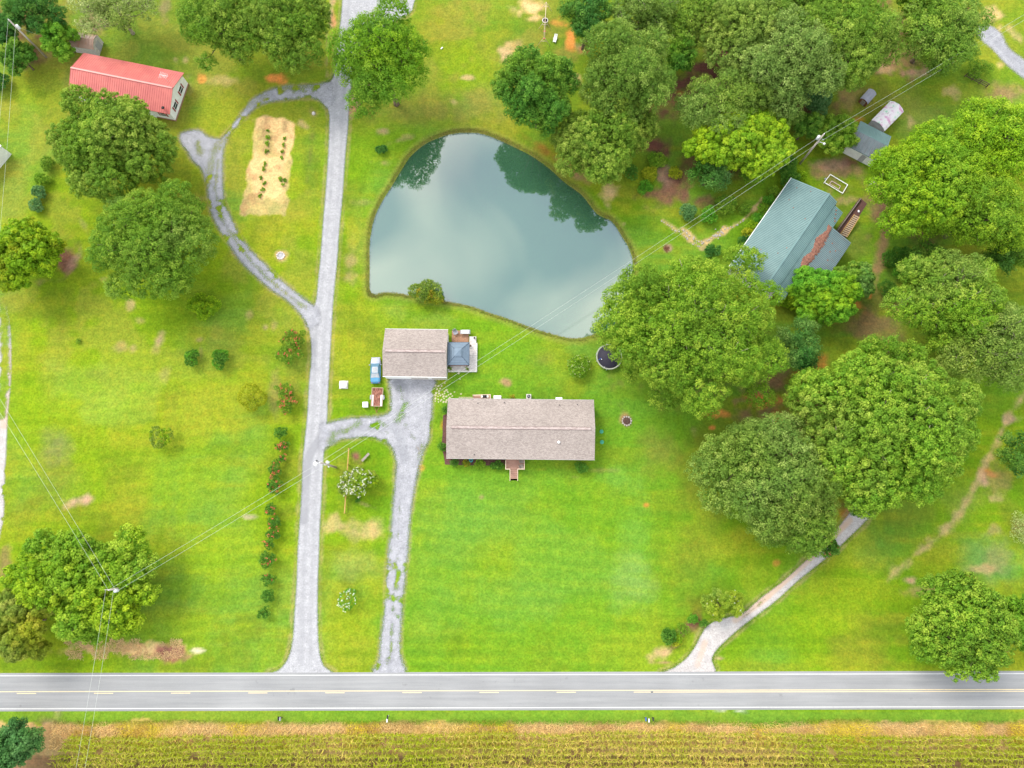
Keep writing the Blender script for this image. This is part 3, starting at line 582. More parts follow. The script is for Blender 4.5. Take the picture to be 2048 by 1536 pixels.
mb.add([rpt(-900, hw1 - .05, .045), rpt(900, hw1 - .05, .045), rpt(900, hw1 - .2, -.02), rpt(-900, hw1 - .2, -.02)], [(0, 3, 2, 1)])
mb.add([rpt(-900, hw0 + .05, .045), rpt(900, hw0 + .05, .045), rpt(900, hw0 + .2, -.02), rpt(-900, hw0 + .2, -.02)], [(0, 1, 2, 3)])
tag(mb.build('road', m_asph), 'straight two-lane grey asphalt road along the south side', kind='structure')
tl, bl = P(1024, 1349.3)[1] - RC[1], P(1024, 1415.3)[1] - RC[1]
mb = MB(); rstrip(-400, 400, tl + .05, tl - .05, .052, mb, 40); rstrip(-400, 400, bl + .05, bl - .05, .052, mb, 40)
tag(mb.build('edge_lines', m_linew), 'thin white edge lines of the road', kind='structure')
yl = P(1024, 1381)[1] - RC[1]; dl = P(1024, 1384.6)[1] - RC[1]
mb = MB(); rstrip(-400, 400, yl + .055, yl - .055, .052, mb, 40)
for a in list(range(-20, 9)): 
    x0 = P(34, 1387)[0] + a * 12.19
    if x0 < P(1290, 1384)[0]: rstrip(x0, x0 + 3.05, dl + .055, dl - .055, .052, mb)
rstrip(P(1302, 1384)[0], 400, dl + .055, dl - .055, .052, mb, 40)
tag(mb.build('centre_lines', m_liney), 'yellow centre line with dashes beside it, double solid to the east', kind='structure')
# ------------------------------------------------------------------ foliage
def leaves(name, c, nrm, L_, col_, parent=None, wid=.55, jit=.55, rg=rng):
    """one small four-sided leaf spray at every point of c, facing nrm, L_ metres long"""
    n = len(c); nn = nrm + jit * rg.normal(size=(n, 3)); nn /= np.linalg.norm(nn, axis=1)[:, None] + 1e-9
    t = rg.normal(size=(n, 3)); t -= nn * (t * nn).sum(1)[:, None]; t /= np.linalg.norm(t, axis=1)[:, None] + 1e-9
    b = np.cross(nn, t); l = (L_ * rg.uniform(.6, 1.25, n))[:, None] * .5
    co = np.stack([c - t * l, c + b * l * wid - nn * l * .2, c + t * l, c - b * l * wid - nn * l * .2], 1).reshape(-1, 3)
    me = raw_mesh(name, co, np.arange(n * 4).reshape(n, 4))
    a = me.attributes.new('Col', 'FLOAT_COLOR', 'POINT')
    cc = np.concatenate([np.clip(col_, .002, 1), np.ones((n, 1))], 1)
    a.data.foreach_set('color', np.repeat(cc, 4, 0).astype(np.float32).reshape(-1))
    me.materials.append(m_leaf)
    o = bpy.data.objects.new(name, me); return link(o, parent)
def rdir(n, rg=rng, zmin=-1.0):
    z = rg.uniform(zmin, 1, n); a = rg.uniform(0, 2 * math.pi, n); r = np.sqrt(1 - z * z)
    return np.stack([r * np.cos(a), r * np.sin(a), z], 1)
KINDS = {   # two leaf colours and a young-growth colour, also painting light on tuft tips
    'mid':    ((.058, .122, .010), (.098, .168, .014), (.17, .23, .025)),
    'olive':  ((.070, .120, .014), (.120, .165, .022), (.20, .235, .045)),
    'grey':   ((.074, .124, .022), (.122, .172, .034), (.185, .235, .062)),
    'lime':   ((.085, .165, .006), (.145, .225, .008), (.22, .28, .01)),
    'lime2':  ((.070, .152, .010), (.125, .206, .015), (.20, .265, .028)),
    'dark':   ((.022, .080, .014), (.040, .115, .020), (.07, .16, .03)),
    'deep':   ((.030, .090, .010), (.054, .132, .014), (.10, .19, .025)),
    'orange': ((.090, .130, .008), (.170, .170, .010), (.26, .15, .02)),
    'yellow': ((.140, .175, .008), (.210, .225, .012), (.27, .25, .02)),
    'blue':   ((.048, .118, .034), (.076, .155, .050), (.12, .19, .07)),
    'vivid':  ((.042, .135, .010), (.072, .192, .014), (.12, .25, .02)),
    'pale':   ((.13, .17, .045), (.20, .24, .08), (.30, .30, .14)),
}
def crown_points(R, RY, hv, hc, dens, tuft, lpt, rg, lobes=None, lobe_r=.40, flat=.8, core=True, extra=(), sp=1.1):
    nl = lobes or int(min(30, max(5, R * 2.2)))
    k = np.arange(nl) + .5
    z = 1 - 1.25 * k / nl; a = k * 2.39996 + rg.uniform(0, 6.28); rr = np.sqrt(np.clip(1 - z * z, 0, 1))
    ld = np.stack([rr * np.cos(a), rr * np.sin(a), z], 1) + rg.normal(size=(nl, 3)) * .13
    sc = (1 - lobe_r) * rg.uniform(.72, 1.14, nl)[:, None]
    lc = ld * sc * np.array([R, RY, hv]) + np.array([0, 0, hc])
    lr = lobe_r * min(R, RY) * rg.uniform(.72, 1.2, nl)
    if len(extra):
        lc = np.concatenate([lc, np.array([e[:3] for e in extra])]); lr = np.concatenate([lr, np.array([e[3] for e in extra])]); nl = len(lc)
    C_, N_, T_ = [], [], []
    zs = min(1.0, hv / min(R, RY)) if flat else 1
    for i in range(nl):
        n = max(8, int(4 * math.pi * lr[i] ** 2 * dens * 2.4))
        d = rdir(n, rg, -.55); p = lc[i] + d * lr[i] * np.array([1, 1, .9]) * rg.uniform(.80, 1.08, n)[:, None]
        keep = np.ones(n, bool)
        for j in range(nl):
            if j != i: keep &= np.linalg.norm(p - lc[j], axis=1) > lr[j] * .84
        p, d = p[keep], d[keep]
        C_.append(p); N_.append(d); T_.append(np.full(len(p), i))
    p, d, ti = np.concatenate(C_), np.concatenate(N_), np.concatenate(T_)
    o_ = rg.permutation(len(p)); acc = np.zeros((len(p), 3)); na = 0; sel = []
    md = (sp * tuft) ** 2
    for i in o_:
        if na == 0 or ((acc[:na] - p[i]) ** 2).sum(1).min() > md:
            acc[na] = p[i]; na += 1; sel.append(i)
    sel = np.array(sel); p, d, ti = p[sel], d[sel], ti[sel]
    nt_ = len(p); tr_ = tuft * rg.uniform(.7, 1.12, nt_)
    tcol = rg.normal(size=nt_) * .5 + rg.normal(size=nl)[ti] * .22
    idx = np.repeat(np.arange(nt_), np.maximum(4, (lpt * (tr_ / tuft) ** 2).astype(int)))
    u = rdir(len(idx), rg); rad = rg.uniform(0, 1, len(idx)) ** .45
    # a tuft is a small dome: leaves on its upper and outer side
    ax = d[idx] * .55 + np.array([0, 0, .75]); ax /= np.linalg.norm(ax, axis=1)[:, None]
    s = (u * ax).sum(1); u = np.where((s < -.1)[:, None], u - 2 * ax * s[:, None], u)
    off = u * (tr_[idx] * rad)[:, None]
    c = p[idx] + off; nrm = u * 1.0 + ax * .3
    tt = tcol[idx] + (rad - .6) * 1.2 + rg.normal(size=len(idx)) * .35  # outer leaves paler, inner darker: light and shade of the tuft painted in
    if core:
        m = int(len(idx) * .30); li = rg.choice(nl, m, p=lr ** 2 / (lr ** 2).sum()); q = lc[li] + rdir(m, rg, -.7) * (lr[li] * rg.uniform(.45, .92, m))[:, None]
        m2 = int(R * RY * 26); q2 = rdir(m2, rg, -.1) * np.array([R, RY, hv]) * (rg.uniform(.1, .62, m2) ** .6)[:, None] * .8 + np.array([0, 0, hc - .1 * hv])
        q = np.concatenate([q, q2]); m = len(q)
        c = np.concatenate([c, q]); nrm = np.concatenate([nrm, np.tile([0, 0, 1.0], (m, 1)) + rg.normal(size=(m, 3)) * .3]); tt = np.concatenate([tt, rg.normal(size=m) * .3 - .5])  # core leaves coloured darker to paint shade inside the crown
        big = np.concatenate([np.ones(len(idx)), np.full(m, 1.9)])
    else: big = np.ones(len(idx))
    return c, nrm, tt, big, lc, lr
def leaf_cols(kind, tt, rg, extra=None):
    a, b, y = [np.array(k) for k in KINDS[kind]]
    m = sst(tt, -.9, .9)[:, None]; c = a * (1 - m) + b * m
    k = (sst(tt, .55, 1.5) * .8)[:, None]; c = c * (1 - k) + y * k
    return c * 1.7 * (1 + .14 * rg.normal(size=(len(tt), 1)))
def trunk_mesh(R, h, hc, lc, rg, r0, bark, parent, limbs=True, twigs=2, lr=None):
    mb = MB(); top = Vector((rg.normal() * .04 * R, rg.normal() * .04 * R, hc + .1 * h))
    mb.tube([(0, 0, -.1), (0, 0, .4), tuple(top * .35), tuple(top * .7), tuple(top)], [r0 * 1.35, r0, r0 * .85, r0 * .6, r0 * .25], 8)
    if limbs:
        for i, c in enumerate(lc[:22]):
            f = rg.uniform(.35, .8); a = top * f; c = Vector(c); m = a.lerp(c, .5) + Vector((0, 0, -.06 * R))
            mb.tube([a, m, c], [r0 * .42, r0 * .26, r0 * .09], 5)
            for k in range(twigs):
                d = Vector(rdir(1, rg, 0)[0]) * (float(lr[i]) if lr is not None else .3 * R) * 1.02
                mb.tube([m.lerp(c, rg.uniform(.4, 1)), c + d * .5, c + d], [r0 * .16, r0 * .10, r0 * .05], 4)
    return mb.build('trunk', bark, parent)
def tree(name, label, px, py, rx, ry, h, kind, cat='tree', group=None, dens=.78, tuft=.76, lpt=92, L_=.28, lobes=None, lobe_r=.36, extra=(),
         low=.25, seed=None, bark=None, mix=None, sparse=1.0, flowers=None, jit=.42, wid=.55, twigs=2, keepout=None):
    if tuft < .6: tuft *= 1.35; dens *= .62; lpt *= 1.7
    rg = np.random.default_rng(seed if seed is not None else int(px * 7 + py * 13))
    hc = h * (1 + low) / 2; hv = h * (1 - low) / 2; tuft *= rg.uniform(.82, 1.2); L_ *= rg.uniform(.88, 1.15); hue = 1 + rg.normal(size=3) * np.array([.03, .02, .04]) + rg.normal() * np.array([.035, .03, .02])
    base = P(px, py, hc * .95 + .15 * hv); s = mpp(px, py, hc); R, RY = rx * s, ry * s
    t = thing(name, label, cat, (base.x, base.y, 0), 0, group)
    # radial stretch of high crowns seen at an angle
    ex = []
    if min(R, RY) > 4.5:
        for k_ in range(int(rg.integers(5, 9))):
            a_ = rg.uniform(0, 6.283); f_ = rg.uniform(.72, .92); rr_ = rg.uniform(.20, .32) * min(R, RY)
            ex.append((R * f_ * math.cos(a_), RY * f_ * math.sin(a_), hc + hv * rg.uniform(-.25, .45), rr_))
    for (ex_, ey_, er_, ez_) in extra: q = P(ex_, ey_, ez_); ex.append((q.x - base.x, q.y - base.y, ez_, er_ * s))
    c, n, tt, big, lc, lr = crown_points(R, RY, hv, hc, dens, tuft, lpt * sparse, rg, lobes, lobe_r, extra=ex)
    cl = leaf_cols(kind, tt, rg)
    if mix:
        k2, amt, sc_ = mix; w = sst(vnoise(c[:, 0] + px, c[:, 1] + py, sc_ * 1.5, 77, 4), .30, .78)[:, None] * min(1, .4 + .5 * amt)
        cl = cl * (1 - w) + leaf_cols(k2, tt, rg) * w
    cl = cl * hue
    if keepout is not None:
        k = ~keepout(c[:, 0] + base.x, c[:, 1] + base.y); c, n, cl, big = c[k], n[k], cl[k], big[k]
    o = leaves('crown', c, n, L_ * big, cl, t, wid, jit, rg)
    if flowers: add_flowers(t, c, n, hc, rg, *flowers)
    trunk_mesh(R, h, hc, lc, rg, max(.03, .028 * R + .012 * h), bark or m_bark, t, True, twigs, lr)
    return t
def add_flowers(t, c, n, hc, rg, fcol, frac, fs, clump=9, bias=None):
    """blossom clusters at the outside of the crown"""
    up = np.where((c[:, 2] > np.quantile(c[:, 2], .35)))[0]
    k = max(3, int(frac)); pick = rg.choice(up, k)
    idx = np.repeat(pick, clump)
    q = c[idx] + n[idx] * .08 + np.array([0, 0, .08]) + rg.normal(size=(len(idx), 3)) * fs * .6
    cc = np.array(fcol) * (1 + .18 * rg.normal(size=(len(idx), 1)))
    leaves('blossoms', q, np.tile([0, 0, 1.0], (len(idx), 1)), np.full(len(idx), fs), cc, t, .8, .8, rg)
def shrub(name, label, px, py, rx, ry, h, kind, cat='shrub', group=None, dens=6, tuft=.22, lpt=22, L_=.17, flowers=None, core=True, lobes=6, lobe_r=.5, seed=None, sparse=1.0, wid=.5, mix=None):
    rg = np.random.default_rng(seed if seed is not None else int(px * 5 + py * 11))
    hc = h * .52; hv = h * .48; b = P(px, py, hc); s = mpp(px, py, hc); R, RY = rx * s, ry * s
    t = thing(name, label, cat, (b.x, b.y, 0), 0, group)
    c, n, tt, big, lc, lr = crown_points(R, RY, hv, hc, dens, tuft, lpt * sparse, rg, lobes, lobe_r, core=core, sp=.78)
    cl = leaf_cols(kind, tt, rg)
    if mix:
        k2, amt, sc_ = mix; w = sst(vnoise(c[:, 0] + px, c[:, 1] + py, sc_, 77, 3), .45, .6)[:, None]; cl = cl * (1 - w) + leaf_cols(k2, tt, rg) * w
    c[:, 2] = np.maximum(c[:, 2], .04)
    leaves('foliage', c, n, L_ * np.where(big > 1, 1.3, 1), cl, t, wid, .6, rg)
    if flowers: add_flowers(t, c, n, hc, rg, *flowers)
    mb = MB()
    for k in range(4):
        e = Vector(lc[k % len(lc)]); mb.tube([(rg.normal() * .05, rg.normal() * .05, -.05), e * .55, e], [.035, .025, .01], 5)
    mb.build('stem', m_bark, t)
    return t

G_N, G_E, G_W = 'trees of the northern wood', 'large trees on the east side', 'trees of the west yard'
# west side
tree('broadleaf_tree', 'large dark green tree overlapping the red roof of the west cottage', 226, 288, 126, 106, 15, 'mid', group=G_W, mix=('olive', .5, 5), L_=.33)
tree('broadleaf_tree', 'large rounded green tree south of the one beside the red roof', 305, 482, 130, 112, 15, 'mid', group=G_W, mix=('grey', .5, 5))
tree('maple_tree', 'maple tinged orange and yellow at the western edge of the photo', 48, 512, 74, 72, 10, 'lime', group=G_W, mix=('orange', .8, 3), L_=.3, tuft=.5)
tree('broadleaf_tree', 'big tree at the top edge left of the gravel drive, right half of the pair', 575, 52, 88, 92, 15, 'mid', group=G_W, mix=('olive', .6, 4))
tree('broadleaf_tree', 'big tree at the top edge north of the red roof, left half of the pair', 440, 48, 82, 88, 15, 'mid', group=G_W, mix=('olive', .4, 4))
tree('broadleaf_tree', 'round green tree overhanging the gravel drive at the top of the photo', 768, 118, 98, 106, 20, 'mid', group=G_W, mix=('lime', .5, 4))
tree('willow_tree', 'thin drooping yellowish tree behind the small tin-roofed shed', 228, 18, 82, 62, 10, 'pale', group=G_W, sparse=.45, L_=.3, lobe_r=.3, mix=('olive', 1, 4), bark=m_palebark, twigs=4)
tree('small_tree', 'bright green small tree leaning over the tin-roofed shed', 118, 72, 42, 46, 7, 'vivid', group=G_W, L_=.28, tuft=.42, mix=('lime2', .7, 3))
tree('woodland_tree', 'dark green tree in the northwest corner above the utility pole', 62, 22, 72, 48, 10, 'dark', group=G_W, mix=('mid', .6, 4))
tree('woodland_tree', 'vine-covered green tree low at the left edge under the utility pole wires', 38, 112, 40, 38, 6, 'deep', group=G_W, L_=.28, tuft=.42, mix=('lime2', .8, 3))
tree('woodland_tree', 'dark bush-like tree at the left edge just behind the utility pole', 12, 62, 36, 46, 7, 'dark', group=G_W, mix=('deep', .8, 3))
shrub('shrub', 'dark shrub at the left edge below the northwest woods', -2, 165, 18, 26, 2.5, 'dark', dens=3, tuft=.35, L_=.26)
shrub('small_tree', 'small lime-yellow tree southeast of the large yard tree', 408, 615, 34, 28, 3.6, 'lime', cat='tree', dens=2.6, tuft=.34, lpt=34, L_=.24, lobes=11, lobe_r=.36)
tree('broadleaf_tree', 'bright green spreading tree with the utility pole rising out of it', 168, 1168, 112, 92, 8.8, 'lime2', group=G_W, mix=('lime', 1.0, 4), L_=.3, tuft=.52, dens=1.3, lobe_r=.30, extra=((262, 1082, 28, 6.5), (285, 1130, 24, 6), (288, 1185, 22, 5), (250, 1240, 28, 5), (190, 1255, 26, 5), (85, 1090, 24, 6), (130, 1085, 20, 6)))
tree('broadleaf_tree', 'bright green tree between the pole tree and the west gravel track', 92, 1155, 68, 74, 8.5, 'lime2', group=G_W, mix=('lime', .7, 4), L_=.3, tuft=.5, dens=1.3)
tree('cedar_tree', 'yellowish green feathery tree on the left edge just above the road', 40, 1248, 68, 80, 9, 'olive', group=G_W, mix=('yellow', .8, 3), L_=.34, wid=.35, tuft=.5, dens=1.5, lobe_r=.3)
tree('woodland_tree', 'dark blue-green tree below the road in the bottom left corner', 28, 1490, 52, 55, 7.5, 'dark', group=G_W, mix=('blue', .7, 3), dens=1.3, tuft=.5)
# northern wood
tree('woodland_tree', 'dark green tree at the top edge right of the swing set', 1175, 35, 52, 60, 13, 'dark', group=G_N, mix=('mid', .7, 4))
shrub('shrub', 'deep green bush below the dark tree right of the swing set', 1162, 50, 24, 28, 4, 'deep', dens=3, tuft=.35, L_=.26)
tree('pine_tree', 'thin grey-green tree with a bare pale trunk at the top edge of the wood', 1292, 26, 78, 56, 14, 'grey', group=G_N, sparse=.6, bark=m_palebark, twigs=4, mix=('olive', .7, 4))
tree('broadleaf_tree', 'medium green tree at the north bank of the pond, nearest the lawn', 1076, 180, 74, 86, 17, 'deep', group=G_N, mix=('mid', 1.0, 4))
tree('broadleaf_tree', 'tall olive green tree in the middle of the wood north of the pond', 1243, 138, 92, 104, 18, 'olive', group=G_N)
tree('broadleaf_tree', 'olive green tree overhanging the northeast bank of the pond', 1186, 282, 86, 82, 12.5, 'olive', group=G_N, mix=('mid', .6, 4))
tree('broadleaf_tree', 'olive green tree just right of the one over the pond bank', 1258, 240, 56, 60, 12, 'olive', group=G_N, mix=('mid', .5, 4))
tree('woodland_tree', 'darker green tree behind the tall olive tree, with lime leaves on one side', 1358, 105, 44, 58, 11, 'deep', group=G_N, mix=('lime2', .8, 3))
tree('woodland_tree', 'faint grey-green tree at the top edge above the small leaning branch', 1398, 40, 72, 68, 13, 'olive', group=G_N, sparse=.7, mix=('mid', .8, 4), twigs=3)
tree('broadleaf_tree', 'grey-green leaning tree beside the red mulch clearing', 1436, 212, 92, 70, 13, 'olive', group=G_N, mix=('grey', 1.0, 4))
tree('tulip_tree', 'bright lime tree glowing among darker ones above the power line', 1476, 286, 116, 66, 11, 'lime', group=G_N, L_=.3, tuft=.5, mix=('lime2', .2, 4), dens=1.5)
tree('woodland_tree', 'blue-green low tree in front of the bright lime tree', 1420, 345, 58, 34, 7, 'deep', group=G_N, mix=('blue', .9, 3), dens=1.4)
tree('woodland_tree', 'green undergrowth tree at the right foot of the bright lime tree', 1510, 335, 42, 34, 6, 'mid', group=G_N, mix=('lime2', .6, 3), dens=1.4)
tree('broadleaf_tree', 'grey-green tree at the top edge of the wood, left of centre of the dense block', 1482, 62, 86, 84, 15, 'grey', group=G_N, mix=('olive', .7, 4))
tree('broadleaf_tree', 'tall grey-green tree above the lime tree at the front of the dense block', 1588, 128, 90, 92, 17, 'grey', group=G_N)
tree('broadleaf_tree', 'mid green tree of the dense block at the clearing with the small grey shed', 1692, 78, 102, 98, 16, 'mid', group=G_N, mix=('olive', .8, 4))
tree('broadleaf_tree', 'green tree hard against the top edge between the two tallest crowns', 1600, 10, 92, 52, 15, 'olive', group=G_N, mix=('mid', .6, 4))
tree('broadleaf_tree', 'green tree in the gap left of the mid green tree of the dense block', 1518, 182, 60, 56, 12, 'grey', group=G_N, mix=('mid', .6, 4))
tree('broadleaf_tree', 'green tree with a bare stem beside the northeast gravel track', 1878, 62, 92, 74, 13, 'mid', group=G_N, mix=('grey', .6, 4))
tree('small_tree', 'brighter green tree on the near side of the northeast gravel track tree', 1905, 92, 55, 34, 7, 'deep', group=G_N, mix=('lime2', .7, 3), L_=.28)
tree('woodland_tree', 'green tree at the top edge in the northeast, left of the track', 1830, 5, 60, 40, 12, 'mid', group=G_N, mix=('olive', .6, 4))
shrub('shrub', 'wispy green shrub by the dark rail fence and northeast gravel track', 1958, 138, 36, 20, 2.5, 'mid', dens=2.6, tuft=.3, L_=.22, sparse=.6)
shrub('shrub', 'grey-green shrub at the wood edge left of the clearing', 1632, 205, 34, 40, 4, 'blue', dens=2.6, tuft=.35, L_=.24)
tree('small_tree', 'green tree between the utility pole and the teal-roofed outbuilding', 1674, 266, 44, 44, 6.0, 'mid', group=G_N, mix=('lime2', .9, 3), L_=.28, tuft=.42, dens=1.7)
tree('small_tree', 'green undergrowth tree left of the grey-green wood-edge shrub', 1560, 238, 48, 36, 7, 'mid', group=G_N, mix=('grey', .6, 3), L_=.28, tuft=.42)
tree('small_tree', 'deep green undergrowth tree right of the bright lime tree', 1612, 255, 34, 34, 6, 'deep', group=G_N, mix=('mid', .6, 3), L_=.28, tuft=.42)
shrub('shrub', 'lime shrub in front of the north gable of the teal-roofed house', 1602, 352, 15, 12, 2, 'lime', dens=4, tuft=.3, L_=.2)
shrub('shrub', 'dark shrub at the north corner of the teal-roofed house', 1578, 350, 20, 22, 2.5, 'deep', dens=4, tuft=.3, L_=.2)
# east side
tree('oak_tree', 'huge bright green tree between the pond and the teal-roofed house', 1386, 655, 160, 146, 17, 'lime2', group=G_E, seed=18217, mix=('mid', .8, 5), extra=((1256, 724, 16, 6), (1235, 620, 22, 8), (1480, 520, 30, 9), (1270, 745, 18, 5.5), (1330, 790, 30, 8), (1520, 790, 25, 7), (1500, 520, 26, 8), (1540, 590, 26, 8)), L_=.31, tuft=.92, dens=.66, lpt=115, lobe_r=.3, lobes=46, bark=m_palebark, low=.35)
tree('small_tree', 'dark green tree tucked behind the right side of the huge tree', 1592, 700, 50, 62, 9, 'dark', group=G_E, mix=('grey', .8, 4))
tree('magnolia_tree', 'fresh green tree with yellow leaves at the south end of the teal-roofed house', 1645, 588, 76, 56, 8, 'vivid', group=G_E, mix=('lime', .9, 3), L_=.28, tuft=.42, dens=1.8)
tree('small_tree', 'darker green tree on the right of the one with yellow leaves', 1712, 552, 40, 44, 6.5, 'mid', group=G_E, mix=('blue', .5, 3), L_=.26, tuft=.4, dens=1.7)
shrub('shrub', 'yellow-green shrub squeezed between huge tree and fresh green tree', 1585, 600, 25, 22, 3, 'lime', dens=4, tuft=.32, L_=.22)
tree('maple_tree', 'bright yellow-green tree above the wooden stairs, nearest the outbuilding', 1846, 368, 104, 122, 16, 'lime', group=G_E, L_=.30, tuft=.86, lpt=105, dens=.72, mix=('lime2', .6, 5))
tree('maple_tree', 'bright yellow-green tree cut by the right edge near the gravel track', 1985, 285, 108, 95, 15, 'lime', group=G_E, L_=.30, tuft=.86, lpt=105, dens=.72, mix=('lime2', .4, 5))
tree('maple_tree', 'yellow-green tree on the right edge, lower of the three bright ones', 1960, 425, 112, 88, 15, 'lime', group=G_E, L_=.30, tuft=.8, dens=.75, mix=('mid', .6, 5))
tree('woodland_tree', 'shaded green tree on the right edge below the bright trio', 2010, 510, 60, 45, 9, 'mid', group=G_E, mix=('dark', .6, 4))
tree('woodland_tree', 'shaded dark tree between the yellow-green trees and the pale green tree', 1860, 522, 60, 34, 8, 'dark', group=G_E, mix=('mid', .6, 4))
shrub('shrub', 'dark green shrub east of the brown path, upper of three', 1797, 515, 28, 30, 3, 'deep', dens=3.5, tuft=.32, L_=.22)
shrub('shrub', 'bright green shrub east of the brown path, middle of three', 1800, 545, 18, 16, 2.5, 'vivid', dens=4, tuft=.3, L_=.2)
shrub('shrub', 'spiky green shrub east of the brown path, lowest of three', 1775, 578, 20, 22, 2.2, 'deep', dens=4, tuft=.3, L_=.26, wid=.2)
tree('oak_tree', 'large pale green tree on the right edge east of the open brown yard', 1895, 598, 118, 92, 15, 'lime2', group=G_E, mix=('grey', .8, 5), tuft=.78, sparse=.9, bark=m_palebark, twigs=4)
tree('oak_tree', 'large pale green tree on the right edge reaching down to the grass track', 1985, 690, 98, 98, 14, 'olive', group=G_E, mix=('grey', .8, 5), tuft=.78, sparse=.85, bark=m_palebark, twigs=4)
tree('oak_tree', 'broad green tree in the middle of the southeast trees', 1765, 850, 165, 148, 16, 'lime2', group=G_E, mix=('olive', .6, 5), L_=.30, tuft=.86, lpt=105, dens=.72, lobe_r=.32, lobes=40, bark=m_palebark)
tree('broadleaf_tree', 'tree top rising at the upper edge of the broad southeast tree', 1775, 712, 78, 46, 13, 'lime2', group=G_E, mix=('mid', .8, 4), tuft=.78)
tree('oak_tree', 'dull olive tree left of the broad southeast tree, beside the lawn', 1532, 945, 132, 112, 15, 'olive', group=G_E, mix=('grey', .7, 5), L_=.30, tuft=.78, lobe_r=.32, lobes=34)
tree('broadleaf_tree', 'olive tree hanging over the gravel lane', 1600, 1048, 88, 66, 12, 'olive', group=G_E, mix=('mid', .6, 5), tuft=.85)
tree('crape_myrtle', 'crape myrtle with pinkish red blossoms where the lane leaves the trees', 1652, 1095, 34, 24, 4, 'deep', cat='tree', L_=.22, tuft=.34, dens=2.4, flowers=((.42, .10, .07), 26, .16, 8))
shrub('shrub', 'dark shrub beside the lane at the lower edge of the southeast trees', 1718, 1010, 28, 26, 3.5, 'deep', dens=3, tuft=.35, L_=.24)
tree('oak_tree', 'dark-hearted green tree overhanging the road in the lower right', 1925, 1258, 98, 98, 12, 'mid', group=G_E, mix=('lime2', .7, 4), tuft=.8, sparse=.8, L_=.32, lobe_r=.3, lobes=30, twigs=3)
tree('broadleaf_tree', 'bright green tree on the right edge beside the one overhanging the road', 2030, 1240, 48, 70, 9, 'lime2', group=G_E, mix=('vivid', .5, 4), tuft=.5)
tree('woodland_tree', 'dark green tree on the right edge beside the grass track', 2032, 905, 38, 62, 7, 'dark', group=G_E, mix=('mid', .7, 3), sparse=.85)
shrub('bare_shrub', 'half-bare brownish shrub on the right edge', 2040, 1058, 26, 36, 3, 'pale', dens=2, tuft=.35, L_=.2, sparse=.4, lobes=8)
tree('crape_myrtle', 'wide white-flecked crape myrtle at the bend of the gravel lane', 1443, 1208, 43, 36, 4.5, 'olive', cat='tree', L_=.2, tuft=.3, dens=3.2, mix=('yellow', .5, 2), flowers=((.75, .72, .66), 26, .10, 5), low=.12)
shrub('evergreen_shrub', 'round dark green shrub at the end of the mulch bed by the lane', 1337, 1271, 19, 19, 2.0, 'deep', lobes=9, lobe_r=.42)
shrub('golden_shrub', 'yellow-green shrub against the round dark one in the mulch bed', 1354, 1279, 15, 14, 1.3, 'lime', mix=('yellow', 1, 1))
shrub('shrub', 'lime green spiky shrub behind the golden one in the mulch bed', 1366, 1258, 15, 13, 1.4, 'lime2', wid=.3)
shrub('shrub', 'green shrub nearest the wide crape myrtle in the mulch bed', 1386, 1238, 12, 11, 1.4, 'vivid')
shrub('shrub', 'small green shrub tucked under the wide crape myrtle', 1408, 1246, 12, 8, 1.1, 'deep')
# yard shrubs
shrub('shrub', 'tall narrow clipped bush in the west lawn, left of a pair', 384, 717, 15, 25, 2.2, 'deep', group='pair of bushes in the west lawn', mix=('vivid', 1, 1))
shrub('shrub', 'wider clipped bush in the west lawn, right of a pair', 441, 717, 20, 27, 2.4, 'deep', group='pair of bushes in the west lawn', mix=('vivid', 1, 1))
shrub('young_tree', 'thin young tree alone in the west lawn', 324, 874, 34, 22, 3.2, 'olive', dens=2.6, tuft=.26, L_=.26, sparse=1.1, core=False, wid=.3, lobes=9, mix=('lime', .6, 1))
shrub('young_tree', 'sparse yellow-orange young tree west of the flowering row', 502, 796, 32, 27, 3.2, 'yellow', dens=4.2, tuft=.26, L_=.18, sparse=1.1, core=False, lobes=9)
shrub('shrub', 'tiny dark shrub in the open grass of the west lawn', 158, 681, 8, 6, .7, 'mid', L_=.12, lobes=3)
for i, (x, y, rx, ry, k, l) in enumerate([(97, 328, 16, 17, 'mid', 'topmost'), (84, 358, 14, 14, 'lime2', 'second from the top'), (78, 385, 14, 14, 'blue', 'third from the top'), (72, 412, 15, 18, 'blue', 'lowest')]):
    shrub('shrub', l + ' bush of the short column west of the large yard trees', x, y, rx, ry, 1.8, k, group='column of bushes in the west yard', dens=4, L_=.2)
shrub('pond_shrub', 'brownish green bush leaning over the south bank of the pond', 857, 583, 46, 25, 3.2, 'olive', dens=3.4, tuft=.3, L_=.22, mix=('orange', .9, 1.2), lobes=12)
shrub('yucca', 'dark spiky plant in the grass northwest of the pond', 762, 300, 15, 12, 1.0, 'dark', wid=.14, L_=.55, dens=5, lobes=3, core=False)
shrub('shrub', 'green shrub with cream tips on the lawn left of the trampoline', 1157, 733, 25, 26, 2.2, 'lime2', dens=4, tuft=.24, flowers=((.62, .60, .32), 60, .10, 4))
tree('flowering_tree', 'small tree covered in white blossoms between the two drives', 712, 962, 39, 38, 4.2, 'lime', cat='tree', L_=.2, tuft=.28, dens=3.4, mix=('olive', 1, 2), sparse=1.7, flowers=((.80, .77, .66), 260, .12, 8), low=.15)
shrub('small_shrub', 'small dark shrub at the foot of the white-flowering tree', 716, 999, 8, 6, .9, 'deep', L_=.14, lobes=3)
shrub('flowering_shrub', 'young shrub ringed with white blossoms in the grass strip', 695, 1198, 23, 21, 1.8, 'vivid', dens=2.4, tuft=.2, sparse=1.2, core=False, lobes=9, flowers=((.80, .79, .74), 42, .12, 6), wid=.3)
